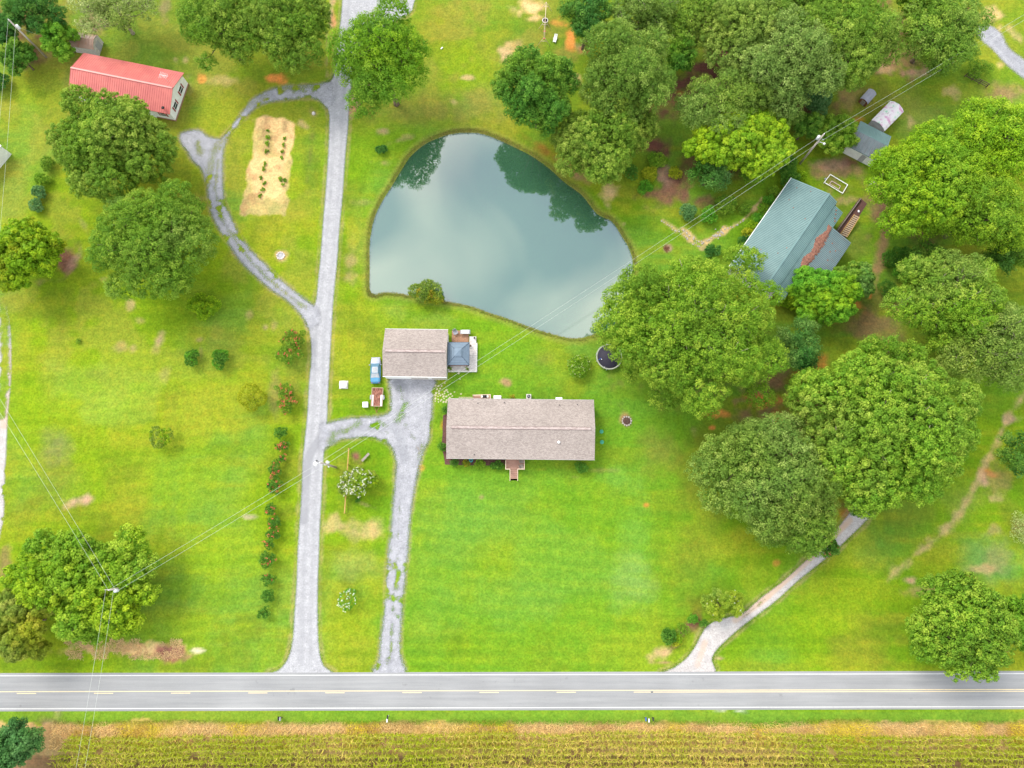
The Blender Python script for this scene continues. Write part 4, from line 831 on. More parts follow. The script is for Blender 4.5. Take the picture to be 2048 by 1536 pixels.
# foundation planting of the ranch house
for x, y, r, k, l, h in [(893, 818, 10, 'deep', 'green shrub at the northwest corner of the ranch house', 1.3), (886, 894, 10, 'deep', 'green shrub at the southwest corner of the ranch house', 1.2), (910, 924, 9, 'deep', 'small round shrub under the front eave, nearest the southwest corner', 1.0),
                         (933, 925, 8, 'orange', 'yellowish low shrub beside the teal pot', .8), (959, 926, 12, 'lime2', 'lime-tipped shrub right of the teal pot', 1.1), (994, 928, 12, 'deep', 'round shrub just left of the front steps', 1.2), (1161, 933, 15, 'deep', 'large round dark shrub at the southeast corner of the ranch house', 1.6)]:
    shrub('foundation_shrub', l, x, y + 2.0 * (y > 900), r * 1.0, r * .95, h, k, group='shrubs round the ranch house', lobes=5, L_=.15)
shrub('flower_clump', 'orange-tinged flower clump behind the ranch house', 1024, 794, 8, 6, .5, 'orange', L_=.13, lobes=3, flowers=((.55, .30, .05), 14, .1, 4))
for x, l in [(900, 'potted green plant at the west end of the planter below the gazebo'), (934, 'potted green plant at the east end of the planter below the gazebo')]:
    shrub('deck_plant', l, x, 737, 5, 4, .9, 'olive', group='plants beside the gazebo', L_=.14, lobes=3)
# garden between pond and wood
for x, y, rx, ry, k, l, h in [(1375, 425, 18, 20, 'blue', 'blue-green shrub south of the wood, left of three', 2.4), (1417, 432, 17, 22, 'vivid', 'bright green shrub in the middle of three south of the wood', 2.2), (1452, 408, 24, 22, 'mid', 'green shrub under the power line, right of three', 2.4),
                              (1424, 502, 22, 14, 'dark', 'low dark shrub at the upper edge of the huge tree', 1.6), (1290, 376, 18, 15, 'vivid', 'vivid green shrub east of the pond at the wood edge', 1.8), (1262, 345, 18, 16, 'deep', 'vivid dark shrub under the olive tree east of the pond', 2),
                              (1300, 350, 17, 16, 'yellow', 'yellow-leaved shrub at the wood edge', 1.8), (1348, 346, 14, 16, 'yellow', 'yellow shrub right of the bare clay patch at the wood edge', 1.6), (1318, 322, 28, 18, 'lime2', 'ferny lime shrub at the wood edge', 1.6),
                              (1490, 418, 16, 12, 'mid', 'small green shrub near the curved stone border', 1.2), (1580, 325, 16, 14, 'deep', 'dark shrub at the foot of the utility pole', 1.6)]:
    shrub('shrub', l, x, y, rx, ry, h, k, group='shrubs at the south edge of the wood', dens=4, tuft=.28, L_=.2)
for i, (x, y) in enumerate([(1547, 383), (1537, 402), (1527, 420), (1515, 438), (1504, 453), (1494, 468), (1488, 482)]):
    shrub('hedge_shrub', ['first', 'second', 'third', 'fourth', 'fifth', 'sixth', 'seventh'][i] + ' shrub from the top of the hedge along the teal-roofed house', x, y, 13, 13, 1.5, ['lime2', 'vivid', 'lime2', 'vivid', 'lime', 'yellow', 'dark'][i], group='hedge along the teal-roofed house', dens=4, tuft=.28, L_=.2)
# the flowering row along the gravel drive
row = [(589, 677, 25, 21, 3.2, 16), (578, 709, 25, 26, 3.6, 9), (571, 781, 20, 16, 2.8, 9), (574, 809, 20, 20, 2.8, 20), (563, 865, 15, 12, 2.0, 0), (565, 891, 13, 10, 1.9, 9), (565, 918, 7, 9, 1.6, 4), (551, 937, 16, 18, 2.4, 9), (549, 972, 16, 22, 2.6, 8),
       (541, 1017, 14, 13, 2.1, 5), (548, 1045, 14, 14, 2.1, 4), (546, 1070, 15, 13, 2.1, 4), (539, 1088, 12, 9, 1.9, 3), (536, 1119, 17, 16, 2.4, 6), (538, 1158, 16, 14, 2.2, 1), (536, 1191, 15, 15, 2.1, 0), (528, 1227, 13, 12, 1.9, 0)]
ordn = ['northernmost', 'second', 'third', 'fourth', 'fifth', 'sixth', 'seventh', 'eighth', 'ninth', 'tenth', 'eleventh', 'twelfth', 'thirteenth', 'fourteenth', 'fifteenth', 'sixteenth', 'southernmost']
for i, (x, y, rx, ry, h, nf) in enumerate(row):
    nf = int(nf * 1.15)
    l = ('leafy green' if nf < 2 else 'red-blossomed') + ' crape myrtle, ' + ordn[i] + (' from the north' if 0 < i < 16 else '') + ' in the row along the gravel drive'
    shrub('crape_myrtle', l, x, y, rx * 1.04, ry * 1.04, h, 'mid' if i < 4 else 'deep', cat='crape myrtle', group='row of crape myrtles along the gravel drive', dens=3.6, tuft=.22, L_=.2, sparse=.7, lobes=9, lobe_r=.36, wid=.4,
          flowers=((.58, .12, .08), nf, .20, 9) if nf else None)
# vegetables in the straw-mulched plot
vg = [(536, 262, 4, 5), (535, 274, 6, 7), (534, 287, 6, 7), (533, 303, 5, 6), (530, 327, 4, 6), (527, 338, 5, 6), (522, 356, 6, 6), (529, 367, 5, 6), (525, 378, 5, 6), (520, 392, 5, 7), (569, 277, 4, 5), (567, 290, 4, 6), (565, 303, 4, 6), (563, 315, 4, 5), (561, 358, 7, 6), (570, 361, 6, 6), (566, 369, 6, 4)]
VL = ['northernmost', 'second', 'third', 'fourth', 'fifth', 'sixth', 'seventh', 'eighth', 'ninth', 'southernmost']
VEG = [VL[i] + (' vegetable plant from the north' if 0 < i < 9 else ' vegetable plant') + ' of the left row' for i in range(10)] + [VL[i] + (' vegetable plant from the north' if 0 < i else ' vegetable plant') + ' of the right row' for i in range(6)] + ['yellowest low plant at the south end of the right row']
for i, (x, y, rx, ry) in enumerate(vg):
    shrub('vegetable_plant', VEG[i] + ' in the straw-covered garden plot', x, y, rx * .8, ry * 1.05, .4, 'lime2' if i % 3 else 'mid', cat='plant', group='vegetables in the garden plot', dens=6, tuft=.16, L_=.16, lobes=3)

# ------------------------------------------------------------------ corn field and dry roadside grass
def stuff_leaves(name, label, c, n, L_, cl, wid, jit):
    o = leaves(name, c, n, L_, cl, None, wid, jit); return tag(o, label, kind='stuff')
def blades(name, label, x, y, h, lean, w, cl, z0=0.0, arch=.5, mat_=None, rg=rng):
    """thin arching blades, three segments each"""
    n = len(x); a = rg.uniform(0, 6.283, n); d = np.stack([np.cos(a), np.sin(a), np.zeros(n)], 1); s = np.stack([-np.sin(a), np.cos(a), np.zeros(n)], 1)
    b = np.stack([x, y, np.zeros(n) + z0], 1); pts = []
    for t, ww in ((0, 1), (.4, .9), (.75, .6), (1, .08)):
        r = lean * t ** 1.5; zz = h * (t * (1 + arch) - arch * t * t * (1 + .9 * rg.random(n) * 1.0))
        p = b + d * r[:, None] + np.array([0, 0, 1.0]) * zz[:, None]
        pts += [p - s * (w * ww / 2)[:, None], p + s * (w * ww / 2)[:, None]]
    co = np.stack(pts, 1).reshape(-1, 3); k = np.arange(n)[:, None] * 8
    q = np.concatenate([k + np.array([[0, 1, 3, 2]]), k + np.array([[2, 3, 5, 4]]), k + np.array([[4, 5, 7, 6]])], 0)
    me = raw_mesh(name, co, q); at = me.attributes.new('Col', 'FLOAT_COLOR', 'POINT')
    cc = np.concatenate([np.clip(cl, .002, 1), np.ones((n, 1))], 1)
    at.data.foreach_set('color', np.repeat(cc, 8, 0).astype(np.float32).reshape(-1))
    me.materials.append(m_leaf); return tag(link(bpy.data.objects.new(name, me)), label, kind='stuff')
cy0 = P(700, 1475, 1.9)[1]
plants = []
for r_ in range(26):
    yy = cy0 - r_ * .90
    xs = np.arange(-82, 86, .2); xs = xs + rng.normal(size=len(xs)) * .05
    xs = xs[(vnoise(xs, xs * 0 + r_ * 5, 1.5, 54, 2) + .12 * rng.normal(size=len(xs))) > .26]; ys = yy + .32 * np.sin(xs * .05 + 1.0) + (vnoise(xs, xs * 0 + r_ * 3, 9, 51, 3) - .5) * .8 + rng.normal(size=len(xs)) * .06
    k = xs > (P(140, 1500)[0] + r_ * -.4 + rng.normal(size=len(xs)) * .5); plants.append(np.stack([xs[k], ys[k]], 1))
plants = np.concatenate(plants); n = len(plants); hgt = 1.75 + .5 * (vnoise(plants[:, 0], plants[:, 1], 6, 52, 3) - .2)
lx, lz, lcol = [], [], []
dryness = vnoise(plants[:, 0], plants[:, 1], 12, 53, 4) + .18 * np.sin(plants[:, 0] * .05) - .1
e = rng.random(n)
for j in range(8):
    lx.append(plants + rng.normal(size=(n, 2)) * .03); lz.append(hgt * (.45 + .5 * j / 7))
    dr = np.clip(dryness * 1.5 - .42 + rng.normal(size=n) * .28, 0, 1)[:, None]
    lcol.append((C(.26, .31, .012) * (1 - dr) + C(.56, .39, .11) * dr) * (1 + .25 * rng.normal(size=(n, 1))))
lx = np.concatenate(lx); lz = np.concatenate(lz); lcol = np.concatenate(lcol); m = len(lx)
blades('corn_field', 'ripening yellow-green corn in rows along the south edge', lx[:, 0], lx[:, 1], np.full(m, .26), rng.uniform(.32, .80, m), np.full(m, .085), lcol, lz, 1.0)
mb_n = len(plants)
tp = np.concatenate([plants, plants + rng.normal(size=plants.shape) * .02]); hz = np.concatenate([hgt * .0, hgt * .9]); hh = np.concatenate([hgt, hgt * 0 + .42])
blades('corn_stalks', 'corn stalks and pale tassels of the field', tp[:, 0], tp[:, 1], hh, np.full(len(tp), .08), np.concatenate([np.full(n, .035), np.full(n, .07)]), np.concatenate([np.tile(C(.14, .17, .03), (n, 1)), np.tile(C(.50, .42, .16), (n, 1))]), hz, 0.0)
n = 36000
x = rng.uniform(-88, 88, n); off = rng.uniform(-5.6, -1.55, n) + .9 * (vnoise(x, x * 0, 5, 61, 3) - .5); y = ROADY1 + off
k = (x > P(105, 1450)[0]); x, y, off = x[k], y[k], off[k]; n = len(x)
tn = vnoise(x, y, 7, 62, 3); hh = rng.uniform(.18, .55, n) * (.6 + tn)
w1 = sst(tn, .5, .68)[:, None]; w2 = sst(vnoise(x, y, 3, 63, 3), .55, .75)[:, None]; grn = sst(off, -2.3, -1.6)[:, None] * .8
cl = C(.70, .50, .22) * (1 - w1) + C(.62, .50, .05) * w1; cl = cl * (1 - w2 * .5) + C(.40, .22, .08) * w2 * .5; cl = cl * (1 - grn) + C(.13, .19, .02) * grn
blades('dry_grass', 'straw-coloured dry grass strip between road verge and corn', x, y, hh, rng.uniform(.15, .6, n), rng.uniform(.03, .06, n), cl * (1 + .2 * rng.normal(size=(n, 1))), 0.0, .6)
# straw bank north of the road at the left
n = 5000; pts = np.array([P(a, b)[:2] for a, b in zip(rng.uniform(118, 365, n), rng.uniform(1278, 1318, n))])
tn = vnoise(pts[:, 0], pts[:, 1], 3, 64, 3); k = (tn > .47) & (vnoise(pts[:, 0], pts[:, 1], 1.2, 65, 2) + .25 * tn > .52); pts = pts[k]; n = len(pts)
blades('straw_tufts', 'flattened dry straw on the bank north of the road', pts[:, 0], pts[:, 1], rng.uniform(.05, .22, n), rng.uniform(.15, .5, n), np.full(n, .05), C(.55, .38, .19) * (1 + .2 * rng.normal(size=(n, 1))), 0.0, .8)
# short turf everywhere on the lawns near the camera side and reeds round the pond
n = 16000; ang = rng.integers(0, len(POND), n); pp = np.array(POND)[ang] + (np.roll(np.array(POND), -1, 0)[ang] - np.array(POND)[ang]) * rng.random((n, 1)) + rng.normal(size=(n, 2)) * .28
s = sdist(pp[:, 0], pp[:, 1], POND); k = (s < .15) & (s > -1.2); pp = pp[k]; n = len(pp)
dr = rng.random((n, 1)) ** 1.5
blades('bank_grass', 'ragged grass fringe round the pond bank', pp[:, 0], pp[:, 1], rng.uniform(.1, .35, n), rng.uniform(.05, .3, n), np.full(n, .045), (C(.10, .17, .02) * (1 - dr) + C(.32, .21, .08) * dr) * (1 + .2 * rng.normal(size=(n, 1))), 0.0, .5)
# weeds and verge tufts along the gravel edges
n = 16000; cand = []
for poly, zlim in ((DRIVE, 1), (HDRIVE, 1), (EDRIVE, 1), (LOOP, 1)):
    q = np.array(poly); i = rng.integers(0, len(q), n // 4); cand.append(q[i] + (np.roll(q, -1, 0)[i] - q[i]) * rng.random((n // 4, 1)) + rng.normal(size=(n // 4, 2)) * .22)
pp = np.concatenate(cand); ok = pp[:, 1] < 105
for poly in (DRIVE, HDRIVE, EDRIVE, LOOP): ok &= sdist(pp[:, 0], pp[:, 1], poly) < .12
ok &= pp[:, 1] > ROADY0 + .2; pp = pp[ok]; n = len(pp)
blades('edge_grass', 'longer grass along the edges of the gravel', pp[:, 0], pp[:, 1], rng.uniform(.06, .18, n), rng.uniform(.03, .15, n), np.full(n, .05), (C(.10, .19, .015)) * (1 + .25 * rng.normal(size=(n, 1))), 0.0, .5)

print('LEAFVERTS', sum(len(m.vertices) for m in bpy.data.meshes) // 1000, 'k')
# ------------------------------------------------------------------ buildings
def prof_roof(x0, x1, prof, th=.12):
    mb = MB(); n = len(prof); vs = []
    for x in (x0, x1):
        vs += [(x, y, z) for y, z in prof] + [(x, y, z - th) for y, z in prof]
    m = 2 * n; fs = []
    for i in range(n - 1):
        fs.append((i, i + m, i + 1 + m, i + 1)[::-1]); fs.append((n + i, n + i + 1, n + i + 1 + m, n + i + m)[::-1])
        fs.append((i, i + 1, n + i + 1, n + i)); fs.append((m + i, m + n + i, m + n + i + 1, m + i + 1))
    fs.append((0, n, n + m, m)); fs.append((n - 1, n - 1 + m, 2 * n - 1 + m, 2 * n - 1))
    return mb.add(vs, fs)
def ribs(mb, x0, x1, prof, step=.3, w=.05, h=.045):
    x = x0 + .08
    while x < x1 - .05:
        for (ya, za), (yb, zb) in zip(prof[:-1], prof[1:]):
            sg = 1 if yb > ya else -1
            vs = [(x - w / 2, ya, za + .002), (x + w / 2, ya, za + .002), (x + w / 2, yb, zb + .002), (x - w / 2, yb, zb + .002),
                  (x - w / 4, ya, za + h), (x + w / 4, ya, za + h), (x + w / 4, yb, zb + h), (x - w / 4, yb, zb + h)]
            mb.add(vs, [(4, 5, 6, 7), (0, 4, 7, 3), (1, 2, 6, 5), (0, 1, 5, 4), (3, 7, 6, 2)])
        x += step
def prof_walls(x0, x1, prof, z0=0.0):
    """walls that rise to just under the roof profile"""
    mb = MB(); n = len(prof)
    ys = [p[0] for p in prof]
    for x, flip in ((x0, 0), (x1, 1)):
        vs = [(x, ys[0], z0)] + [(x, y, z) for y, z in prof] + [(x, ys[-1], z0)]
        f = tuple(range(len(vs))); mb.add(vs, [f if flip else f[::-1]])
    for y, z in (prof[0], prof[-1]):
        mb.add([(x0, y, z0), (x1, y, z0), (x1, y, z), (x0, y, z)], [(0, 1, 2, 3)])
    return mb
def window(parent, side, u, z, w, h, x0, x1, y0, y1, m=None, shutter=None, name='window'):
    """a framed window on side E, W, N or S of a wall box; u runs along the wall"""
    def pb(mb, ua, ub, za, zb, d0, d1):
        if side == 'E': mb.box(x1 + d0, x1 + d1, ua, ub, za, zb)
        if side == 'W': mb.box(x0 - d1, x0 - d0, ua, ub, za, zb)
        if side == 'N': mb.box(ua, ub, y1 + d0, y1 + d1, za, zb)
        if side == 'S': mb.box(ua, ub, y0 - d1, y0 - d0, za, zb)
    a = MB(); t = .07
    for q in ((u - w / 2 - t, u + w / 2 + t, z + h / 2, z + h / 2 + t), (u - w / 2 - t, u + w / 2 + t, z - h / 2 - t, z - h / 2), (u - w / 2 - t, u - w / 2, z - h / 2, z + h / 2), (u + w / 2, u + w / 2 + t, z - h / 2, z + h / 2), (u - w / 2, u + w / 2, z - .025, z + .025)):
        pb(a, *q, .002, .06)
    f = a.build(name, m or m_white, parent)
    g = MB(); pb(g, u - w / 2, u + w / 2, z - h / 2, z + h / 2, .003, .02); g.build('pane', m_glass, f)
    if shutter:
        for s in (-1, 1):
            c = MB(); uu = u + s * (w / 2 + t + .16); pb(c, uu - .15, uu + .15, z - h / 2 - .05, z + h / 2 + .05, .002, .04); c.build('shutter', shutter, f)
def door(parent, side, u, w, h, x0, x1, y0, y1, z0=0.0, m=None, name='door'):
    def pb(mb, ua, ub, za, zb, d0, d1):
        if side == 'E': mb.box(x1 + d0, x1 + d1, ua, ub, za, zb)
        if side == 'W': mb.box(x0 - d1, x0 - d0, ua, ub, za, zb)
        if side == 'N': mb.box(ua, ub, y1 + d0, y1 + d1, za, zb)
        if side == 'S': mb.box(ua, ub, y0 - d1, y0 - d0, za, zb)
    a = MB(); pb(a, u - w / 2, u + w / 2, z0 + .03, z0 + h, .003, .05); d = a.build(name, m or m_white, parent)
    b = MB(); pb(b, u + w * .36, u + w * .42, z0 + h * .47, z0 + h * .5, .05, .11); b.build('handle', m_chrome, d)
def gable(name, label, cx, cy, rot, L_, W_, he, hr, oh, ohx, mroof, mwall, rib=0, prof=None, cat='house', th=.12, z0=0, fascia=None):
    t = thing(name, label, cat, (cx, cy, 0), math.radians(rot))
    pr = prof or [(-W_ / 2, he), (0, hr), (W_ / 2, he)]
    r = prof_roof(-L_ / 2, L_ / 2, pr, th).build('roof', mroof, t)
    if rib:
        m = MB(); ribs(m, -L_ / 2, L_ / 2, pr, rib); m.build('seams', mroof, r)
    x0, x1, y0, y1 = -L_ / 2 + ohx, L_ / 2 - ohx, -W_ / 2 + oh, W_ / 2 - oh
    def zat(y):
        for (ya, za), (yb, zb) in zip(pr[:-1], pr[1:]):
            if ya <= y <= yb: return za + (zb - za) * (y - ya) / (yb - ya)
        return he
    wp = [(y0, zat(y0) - th - .004)] + [(y, z - th - .004) for y, z in pr[1:-1]] + [(y1, zat(y1) - th - .004)]
    prof_walls(x0, x1, wp, z0).build('wall', mwall, t)
    return t, r, (x0, x1, y0, y1)

# ranch house
t, roof, wb = gable('ranch_house', 'long ranch house with pinkish grey shingle roof beside the gravel driveway', 1.43, 14.8, -.6, 24.35, 9.95, 2.9, 4.3, .35, .2, m_shingle, m_siding)
m = MB(); m.box(-11.3, 11.5, -.2, .2, 4.2, 4.345); rv = m.build('ridge_vent', m_vent, roof)
m = MB(); m.box(-11.35, 11.55, -.25, -.2, 4.2, 4.315); m.box(-11.35, 11.55, .2, .25, 4.2, 4.315); m.build('vent_edge', m_darkvent2, rv)
m = MB(); m.box(-12.2, 12.2, -5.02, -4.98, 2.75, 2.93); m.box(-12.2, 12.2, 4.98, 5.02, 2.75, 2.93); m.build('fascia', m_offwhite, roof)
def house_xy(px, py, z): 
    p = P(px, py, z) - t.location; a = -t.rotation_euler[2]; return p.x * math.cos(a) - p.y * math.sin(a), p.x * math.sin(a) + p.y * math.cos(a)
for px, py in [(955.5, 806), (1008.7, 805), (1119, 810), (1155, 808.5), (948.6, 909)]:
    x, y = house_xy(px, py, 3.3); z = 4.3 - abs(y) * 1.4 / 4.97
    m = MB(); m.lathe([(.10, z - .05), (.10, z + .02), (.045, z + .03), (.045, z + .35)], 10, (x, y, 0)); m.build('vent_pipe', m_darkvent, roof)
x, y = house_xy(1117.5, 884.5, 3.6); z = 4.3 - abs(y) * 1.4 / 4.97
m = MB(); m.lathe([(.24, z - .1), (.24, z + .1), (.22, z + .22), (.12, z + .3), (.02, z + .33)], 16, (x, y, 0)); m.build('round_vent', m_white, roof)
for u in (-9, -5, 4.5, 8.5): window(t, 'S', u, 1.75, 1.2, 1.2, *wb)
for u in (-8.5, -1, 3.5, 8.8): window(t, 'N', u, 1.75, 1.0, 1.0, *wb)
for u in (-2.2, 2.2): window(t, 'E', u, 1.75, .9, 1.2, *wb); window(t, 'W', u, 1.75, .9, 1.2, *wb)
door(t, 'S', -.1, .95, 2.0, *wb, z0=.75, m=m_shutter); door(t, 'N', -6, .95, 2.0, *wb, z0=.75)
m = MB(); m.box(wb[0] - .02, wb[1] + .02, wb[2] - .02, wb[3] + .02, 0, .6); m.build('foundation', m_brick, t)

def rect(x0, y0, x1, y1, z):
    a, b = P(x0, y1, z), P(x1, y0, z); return a.x, b.x, a.y, b.y
def posts(mb, pts, z0, z1, w=.09):
    for x, y in pts: mb.box(x - w / 2, x + w / 2, y - w / 2, y + w / 2, z0, z1)
# front deck
x0, x1, y0, y1 = rect(1011.5, 918, 1048.5, 938.6, 1.0); y1 = 10.15; y1 = 10.02; z = .75
t = thing('front_deck', 'brown wooden deck with steps and pale railing on the front of the ranch house', 'deck', ((x0 + x1) / 2, (y0 + y1) / 2, 0))
X_, Y_ = t.location.x, t.location.y; a0, a1, b0, b1 = x0 - X_, x1 - X_, y0 - Y_, y1 - Y_
m = MB(); k = b0
while k < b1 - .05: m.box(a0, a1, k, k + .135, z - .04, z); k += .145
m.build('floor', m_deck, t)
sx0, sx1 = P(1020, 940, .6).x - X_, P(1035.3, 940, .6).x - X_
m = MB()
for i in range(6): m.box(sx0 + .06, sx1 - .06, b0 - .30 * (i + 1), b0 - .30 * i - .02, z - .125 * (i + 1) - .04, z - .125 * (i + 1))
m.build('steps', m_deck, t)
zr = z + .92
for segs, s, pp_ in (([((a0, b1 - .3), (a0, b0)), ((a0, b0), (sx0, b0))], sx0, a0), ([((a1, b1 - .3), (a1, b0)), ((a1, b0), (sx1, b0))], sx1, a1)):
    m = MB()
    for a, b in segs:
        m.bar((*a, zr), (*b, zr), .10, .05); m.bar((*a, z + .12), (*b, z + .12), .05, .05)
        d = Vector(b) - Vector(a); n = max(1, int(d.length / .14))
        for i in range(n + 1):
            q = Vector(a) + d * i / n; m.box(q.x - .018, q.x + .018, q.y - .018, q.y + .018, z, zr)
    m.bar((s, b0, zr), (s, b0 - 1.85, .95), .09, .05); posts(m, [(s, b0), (s, b0 - 1.85)], 0, .98)
    posts(m, [(pp_, b0)], 0, zr + .03); m.build('railing', m_rail, t)
m = MB(); posts(m, [(a0 + .1, b1 - .2), (a1 - .1, b1 - .2)], 0, z - .05, .12); m.build('support_post', m_darkwood, t)
def deck_chair(name, label, cx, cy, z, rz, ms, cat='chair', group=None, s=1.0):
    t = thing(name, label, cat, (cx, cy, z), math.radians(rz), group)
    m = MB(); m.box(-.28 * s, .28 * s, -.28 * s, .28 * s, .38 * s, .43 * s); m.build('seat', ms, t, .01)
    m = MB(); M = Matrix.Translation((0, .26 * s, .42 * s)) @ Matrix.Rotation(math.radians(-18), 4, 'X')
    for i in range(5): m.box(-.27 * s + i * .11 * s, -.18 * s + i * .11 * s, 0, .04, 0, .6 * s, M)
    m.build('backrest', ms, t)
    for sx in (-1, 1):
        for sy in (-1, 1):
            m = MB(); m.bar((sx * .25 * s, sy * .24 * s, .38 * s), (sx * .29 * s, sy * .3 * s, 0), .045); m.build('leg', ms, t)
        m = MB(); m.box(sx * .32 * s - .04, sx * .32 * s + .04, -.28 * s, .28 * s, .6 * s, .63 * s); m.bar((sx * .32 * s, -.24 * s, .6 * s), (sx * .3 * s, -.24 * s, .38 * s), .04); m.build('armrest', ms, t)
    return t
for py, l in ((922, 'dark patio chair on the front deck, nearer the house wall'), (933.5, 'grey-brown patio chair on the front deck, nearer the steps')):
    p = P(1043.5, py, 1.1); deck_chair('patio_chair', l, p.x, p.y, .75, 100, m_greywood, group='chairs on the front deck')
# behind the ranch house
x0, x1, y0, y1 = rect(946, 790.5, 981, 800, .9); y0 = 19.95
t = thing('back_deck', 'brown wooden back deck with pale rail behind the ranch house', 'deck', ((x0 + x1) / 2, (y0 + y1) / 2, 0)); X_, Y_ = t.location.x, t.location.y
m = MB(); a0, a1, b0, b1 = x0 - X_, x1 - X_, y0 - Y_, y1 - Y_; k = a0
while k < a1 - .05: m.box(k, k + .135, b0, b1, .66, .70); k += .145
m.build('floor', m_deck, t)
m = MB(); m.bar((a0, b1 - .1, 1.6), (a1, b1, 1.6), .1, .05); m.bar((a1, b0, 1.6), (a1, b1, 1.6), .1, .05); posts(m, [(a0, b1 - .1), (0, b1), (a1, b1), (a1, b0 + .1)], 0, 1.6)
m.bar((a0, b1 - .1, 1.15), (a1, b1, 1.15), .05, .05); m.build('railing', m_rail, t)
p = P(969.5, 793.5, 1.2); t = thing('grill', 'black lidded grill on the back deck', 'grill', (p.x, p.y, .70))
m = MB(); M = Matrix.Rotation(math.pi / 2, 4, 'Y'); m.tube([(-.32, 0, .85), (.32, 0, .85)], .25, 14); m.build('lid', m_black, t)
m = MB(); m.box(.33, .62, -.18, .18, .78, .82); m.box(-.62, -.33, -.18, .18, .78, .82); m.build('side_shelf', m_white, t)
for a, b in ((-.28, -.18), (.28, -.18), (-.28, .18), (.28, .18)): m = MB(); m.box(a - .02, a + .02, b - .02, b + .02, 0, .8); m.build('leg', m_black, t)
x0, x1, y0, y1 = rect(987.4, 791, 1002, 799, .9); t = thing('outdoor_unit', 'white box-shaped cooling unit against the north wall of the ranch house', 'cooling unit', ((x0 + x1) / 2, (y0 + y1) / 2, 0))
w, h = (x1 - x0) / 2, (y1 - y0) / 2
m = MB(); m.box(-w, w, -h, h, .05, .95); m.build('casing', m_white, t, .03); m = MB(); m.box(-w - .1, w + .1, -h - .1, h + .1, -.02, .05); m.build('pad', m_stone, t)
m = MB()
for i in range(7): m.box(-w + .08, w - .08, h + .002, h + .02, .15 + i * .1, .2 + i * .1)
m.build('grille', m_greyplastic, t)
p = P(1057.5, 794, .8); t = thing('heat_pump', 'white-rimmed heat pump with dark fan behind the ranch house', 'heat pump', (p.x, p.y + .1, 0))
m = MB(); m.box(-.42, .42, -.40, .40, .05, .82); m.build('casing', m_offwhite, t, .04); m = MB(); m.lathe([(.3, .83), (.3, .86), (.1, .88)], 18); m.build('fan', m_black, t)
m = MB()
for k in range(3): M = Matrix.Rotation(k * math.pi / 3, 4, 'Z'); m.box(-.3, .3, -.012, .012, .885, .9, M)
m.build('guard', m_chrome, t)
p = P(1118, 799, 2.3); t = thing('door_awning', 'small white awning over the back door of the ranch house', 'awning', (p.x, 19.6, 2.2))
m = MB(); m.add([(-.55, 0, .2), (.55, 0, .2), (.55, .62, -.02), (-.55, .62, -.02), (-.55, 0, .15), (.55, 0, .15), (.55, .62, -.07), (-.55, .62, -.07)], [(0, 3, 2, 1), (4, 5, 6, 7), (3, 7, 6, 2), (0, 4, 7, 3), (1, 2, 6, 5)]); m.build('canopy', m_white, t)
m = MB(); m.bar((-.5, .02, -.35), (-.5, .5, -.03), .03); m.bar((.5, .02, -.35), (.5, .5, -.03), .03); m.build('bracket', m_alu, t)
for py, l in ((863, 'green round septic lid in the lawn, upper of two'), (884, 'green round septic lid in the lawn, lower of two')):
    p = P(1203 + (py > 870), py, .1); t = thing('septic_lid', l, 'lid', (p.x, p.y, 0), group='septic lids east of the ranch house')
    m = MB(); m.lathe([(.34, -.05), (.34, .06), (.30, .10), (.06, .12)], 20); m.build('cover', m_green, t); m = MB(); m.box(-.02, .02, -.12, .12, .12, .15); m.build('handle', m_green, t)
p = P(942, 920.5, .3); t = thing('garden_pot', 'large teal pot in the mulch bed by the front wall', 'pot', (p.x, p.y, 0))
m = MB(); m.lathe([(.20, 0), (.33, .2), (.36, .45), (.28, .52), (.17, .50), (.15, .3)], 20); m.build('bowl', m_tealp, t); m = MB(); m.lathe([(.15, .30), (.14, .38)], 14); m.build('soil', m_mulch, t)
# mulch beds round the house
def bed(name, label, pts, z=.04, m_=None, n=2):
    pl = W(pts, n); mb = MB(); N = len(pl); c = (sum(a for a, b in pl) / N, sum(b for a, b in pl) / N)
    mb.add([(a, b, -.02) for a, b in pl] + [(c[0] + (a - c[0]) * .96, c[1] + (b - c[1]) * .96, z) for a, b in pl], [tuple(range(N, 2 * N)) if sdist_area(pl) > 0 else tuple(range(N, 2 * N))[::-1]] + [(i, (i + 1) % N, N + (i + 1) % N, N + i) for i in range(N)])
    return tag(mb.build(name, m_ or m_mulch), label, kind='structure')
def sdist_area(p): return sum(a[0] * b[1] - b[0] * a[1] for a, b in zip(p, p[1:] + p[:1]))
bed('mulch_bed', 'dark mulch bed along the west wall of the ranch house', [(898, 826), (886, 830), (885, 870), (883, 890), (887, 910), (889, 922), (900, 920)], .06, None, 1)
bed('mulch_bed', 'dark mulch bed along the front wall of the ranch house', [(888, 912), (889, 929), (915, 930), (955, 931), (1000, 931), (1010.5, 929), (1010.5, 912)], .05, None, 1)

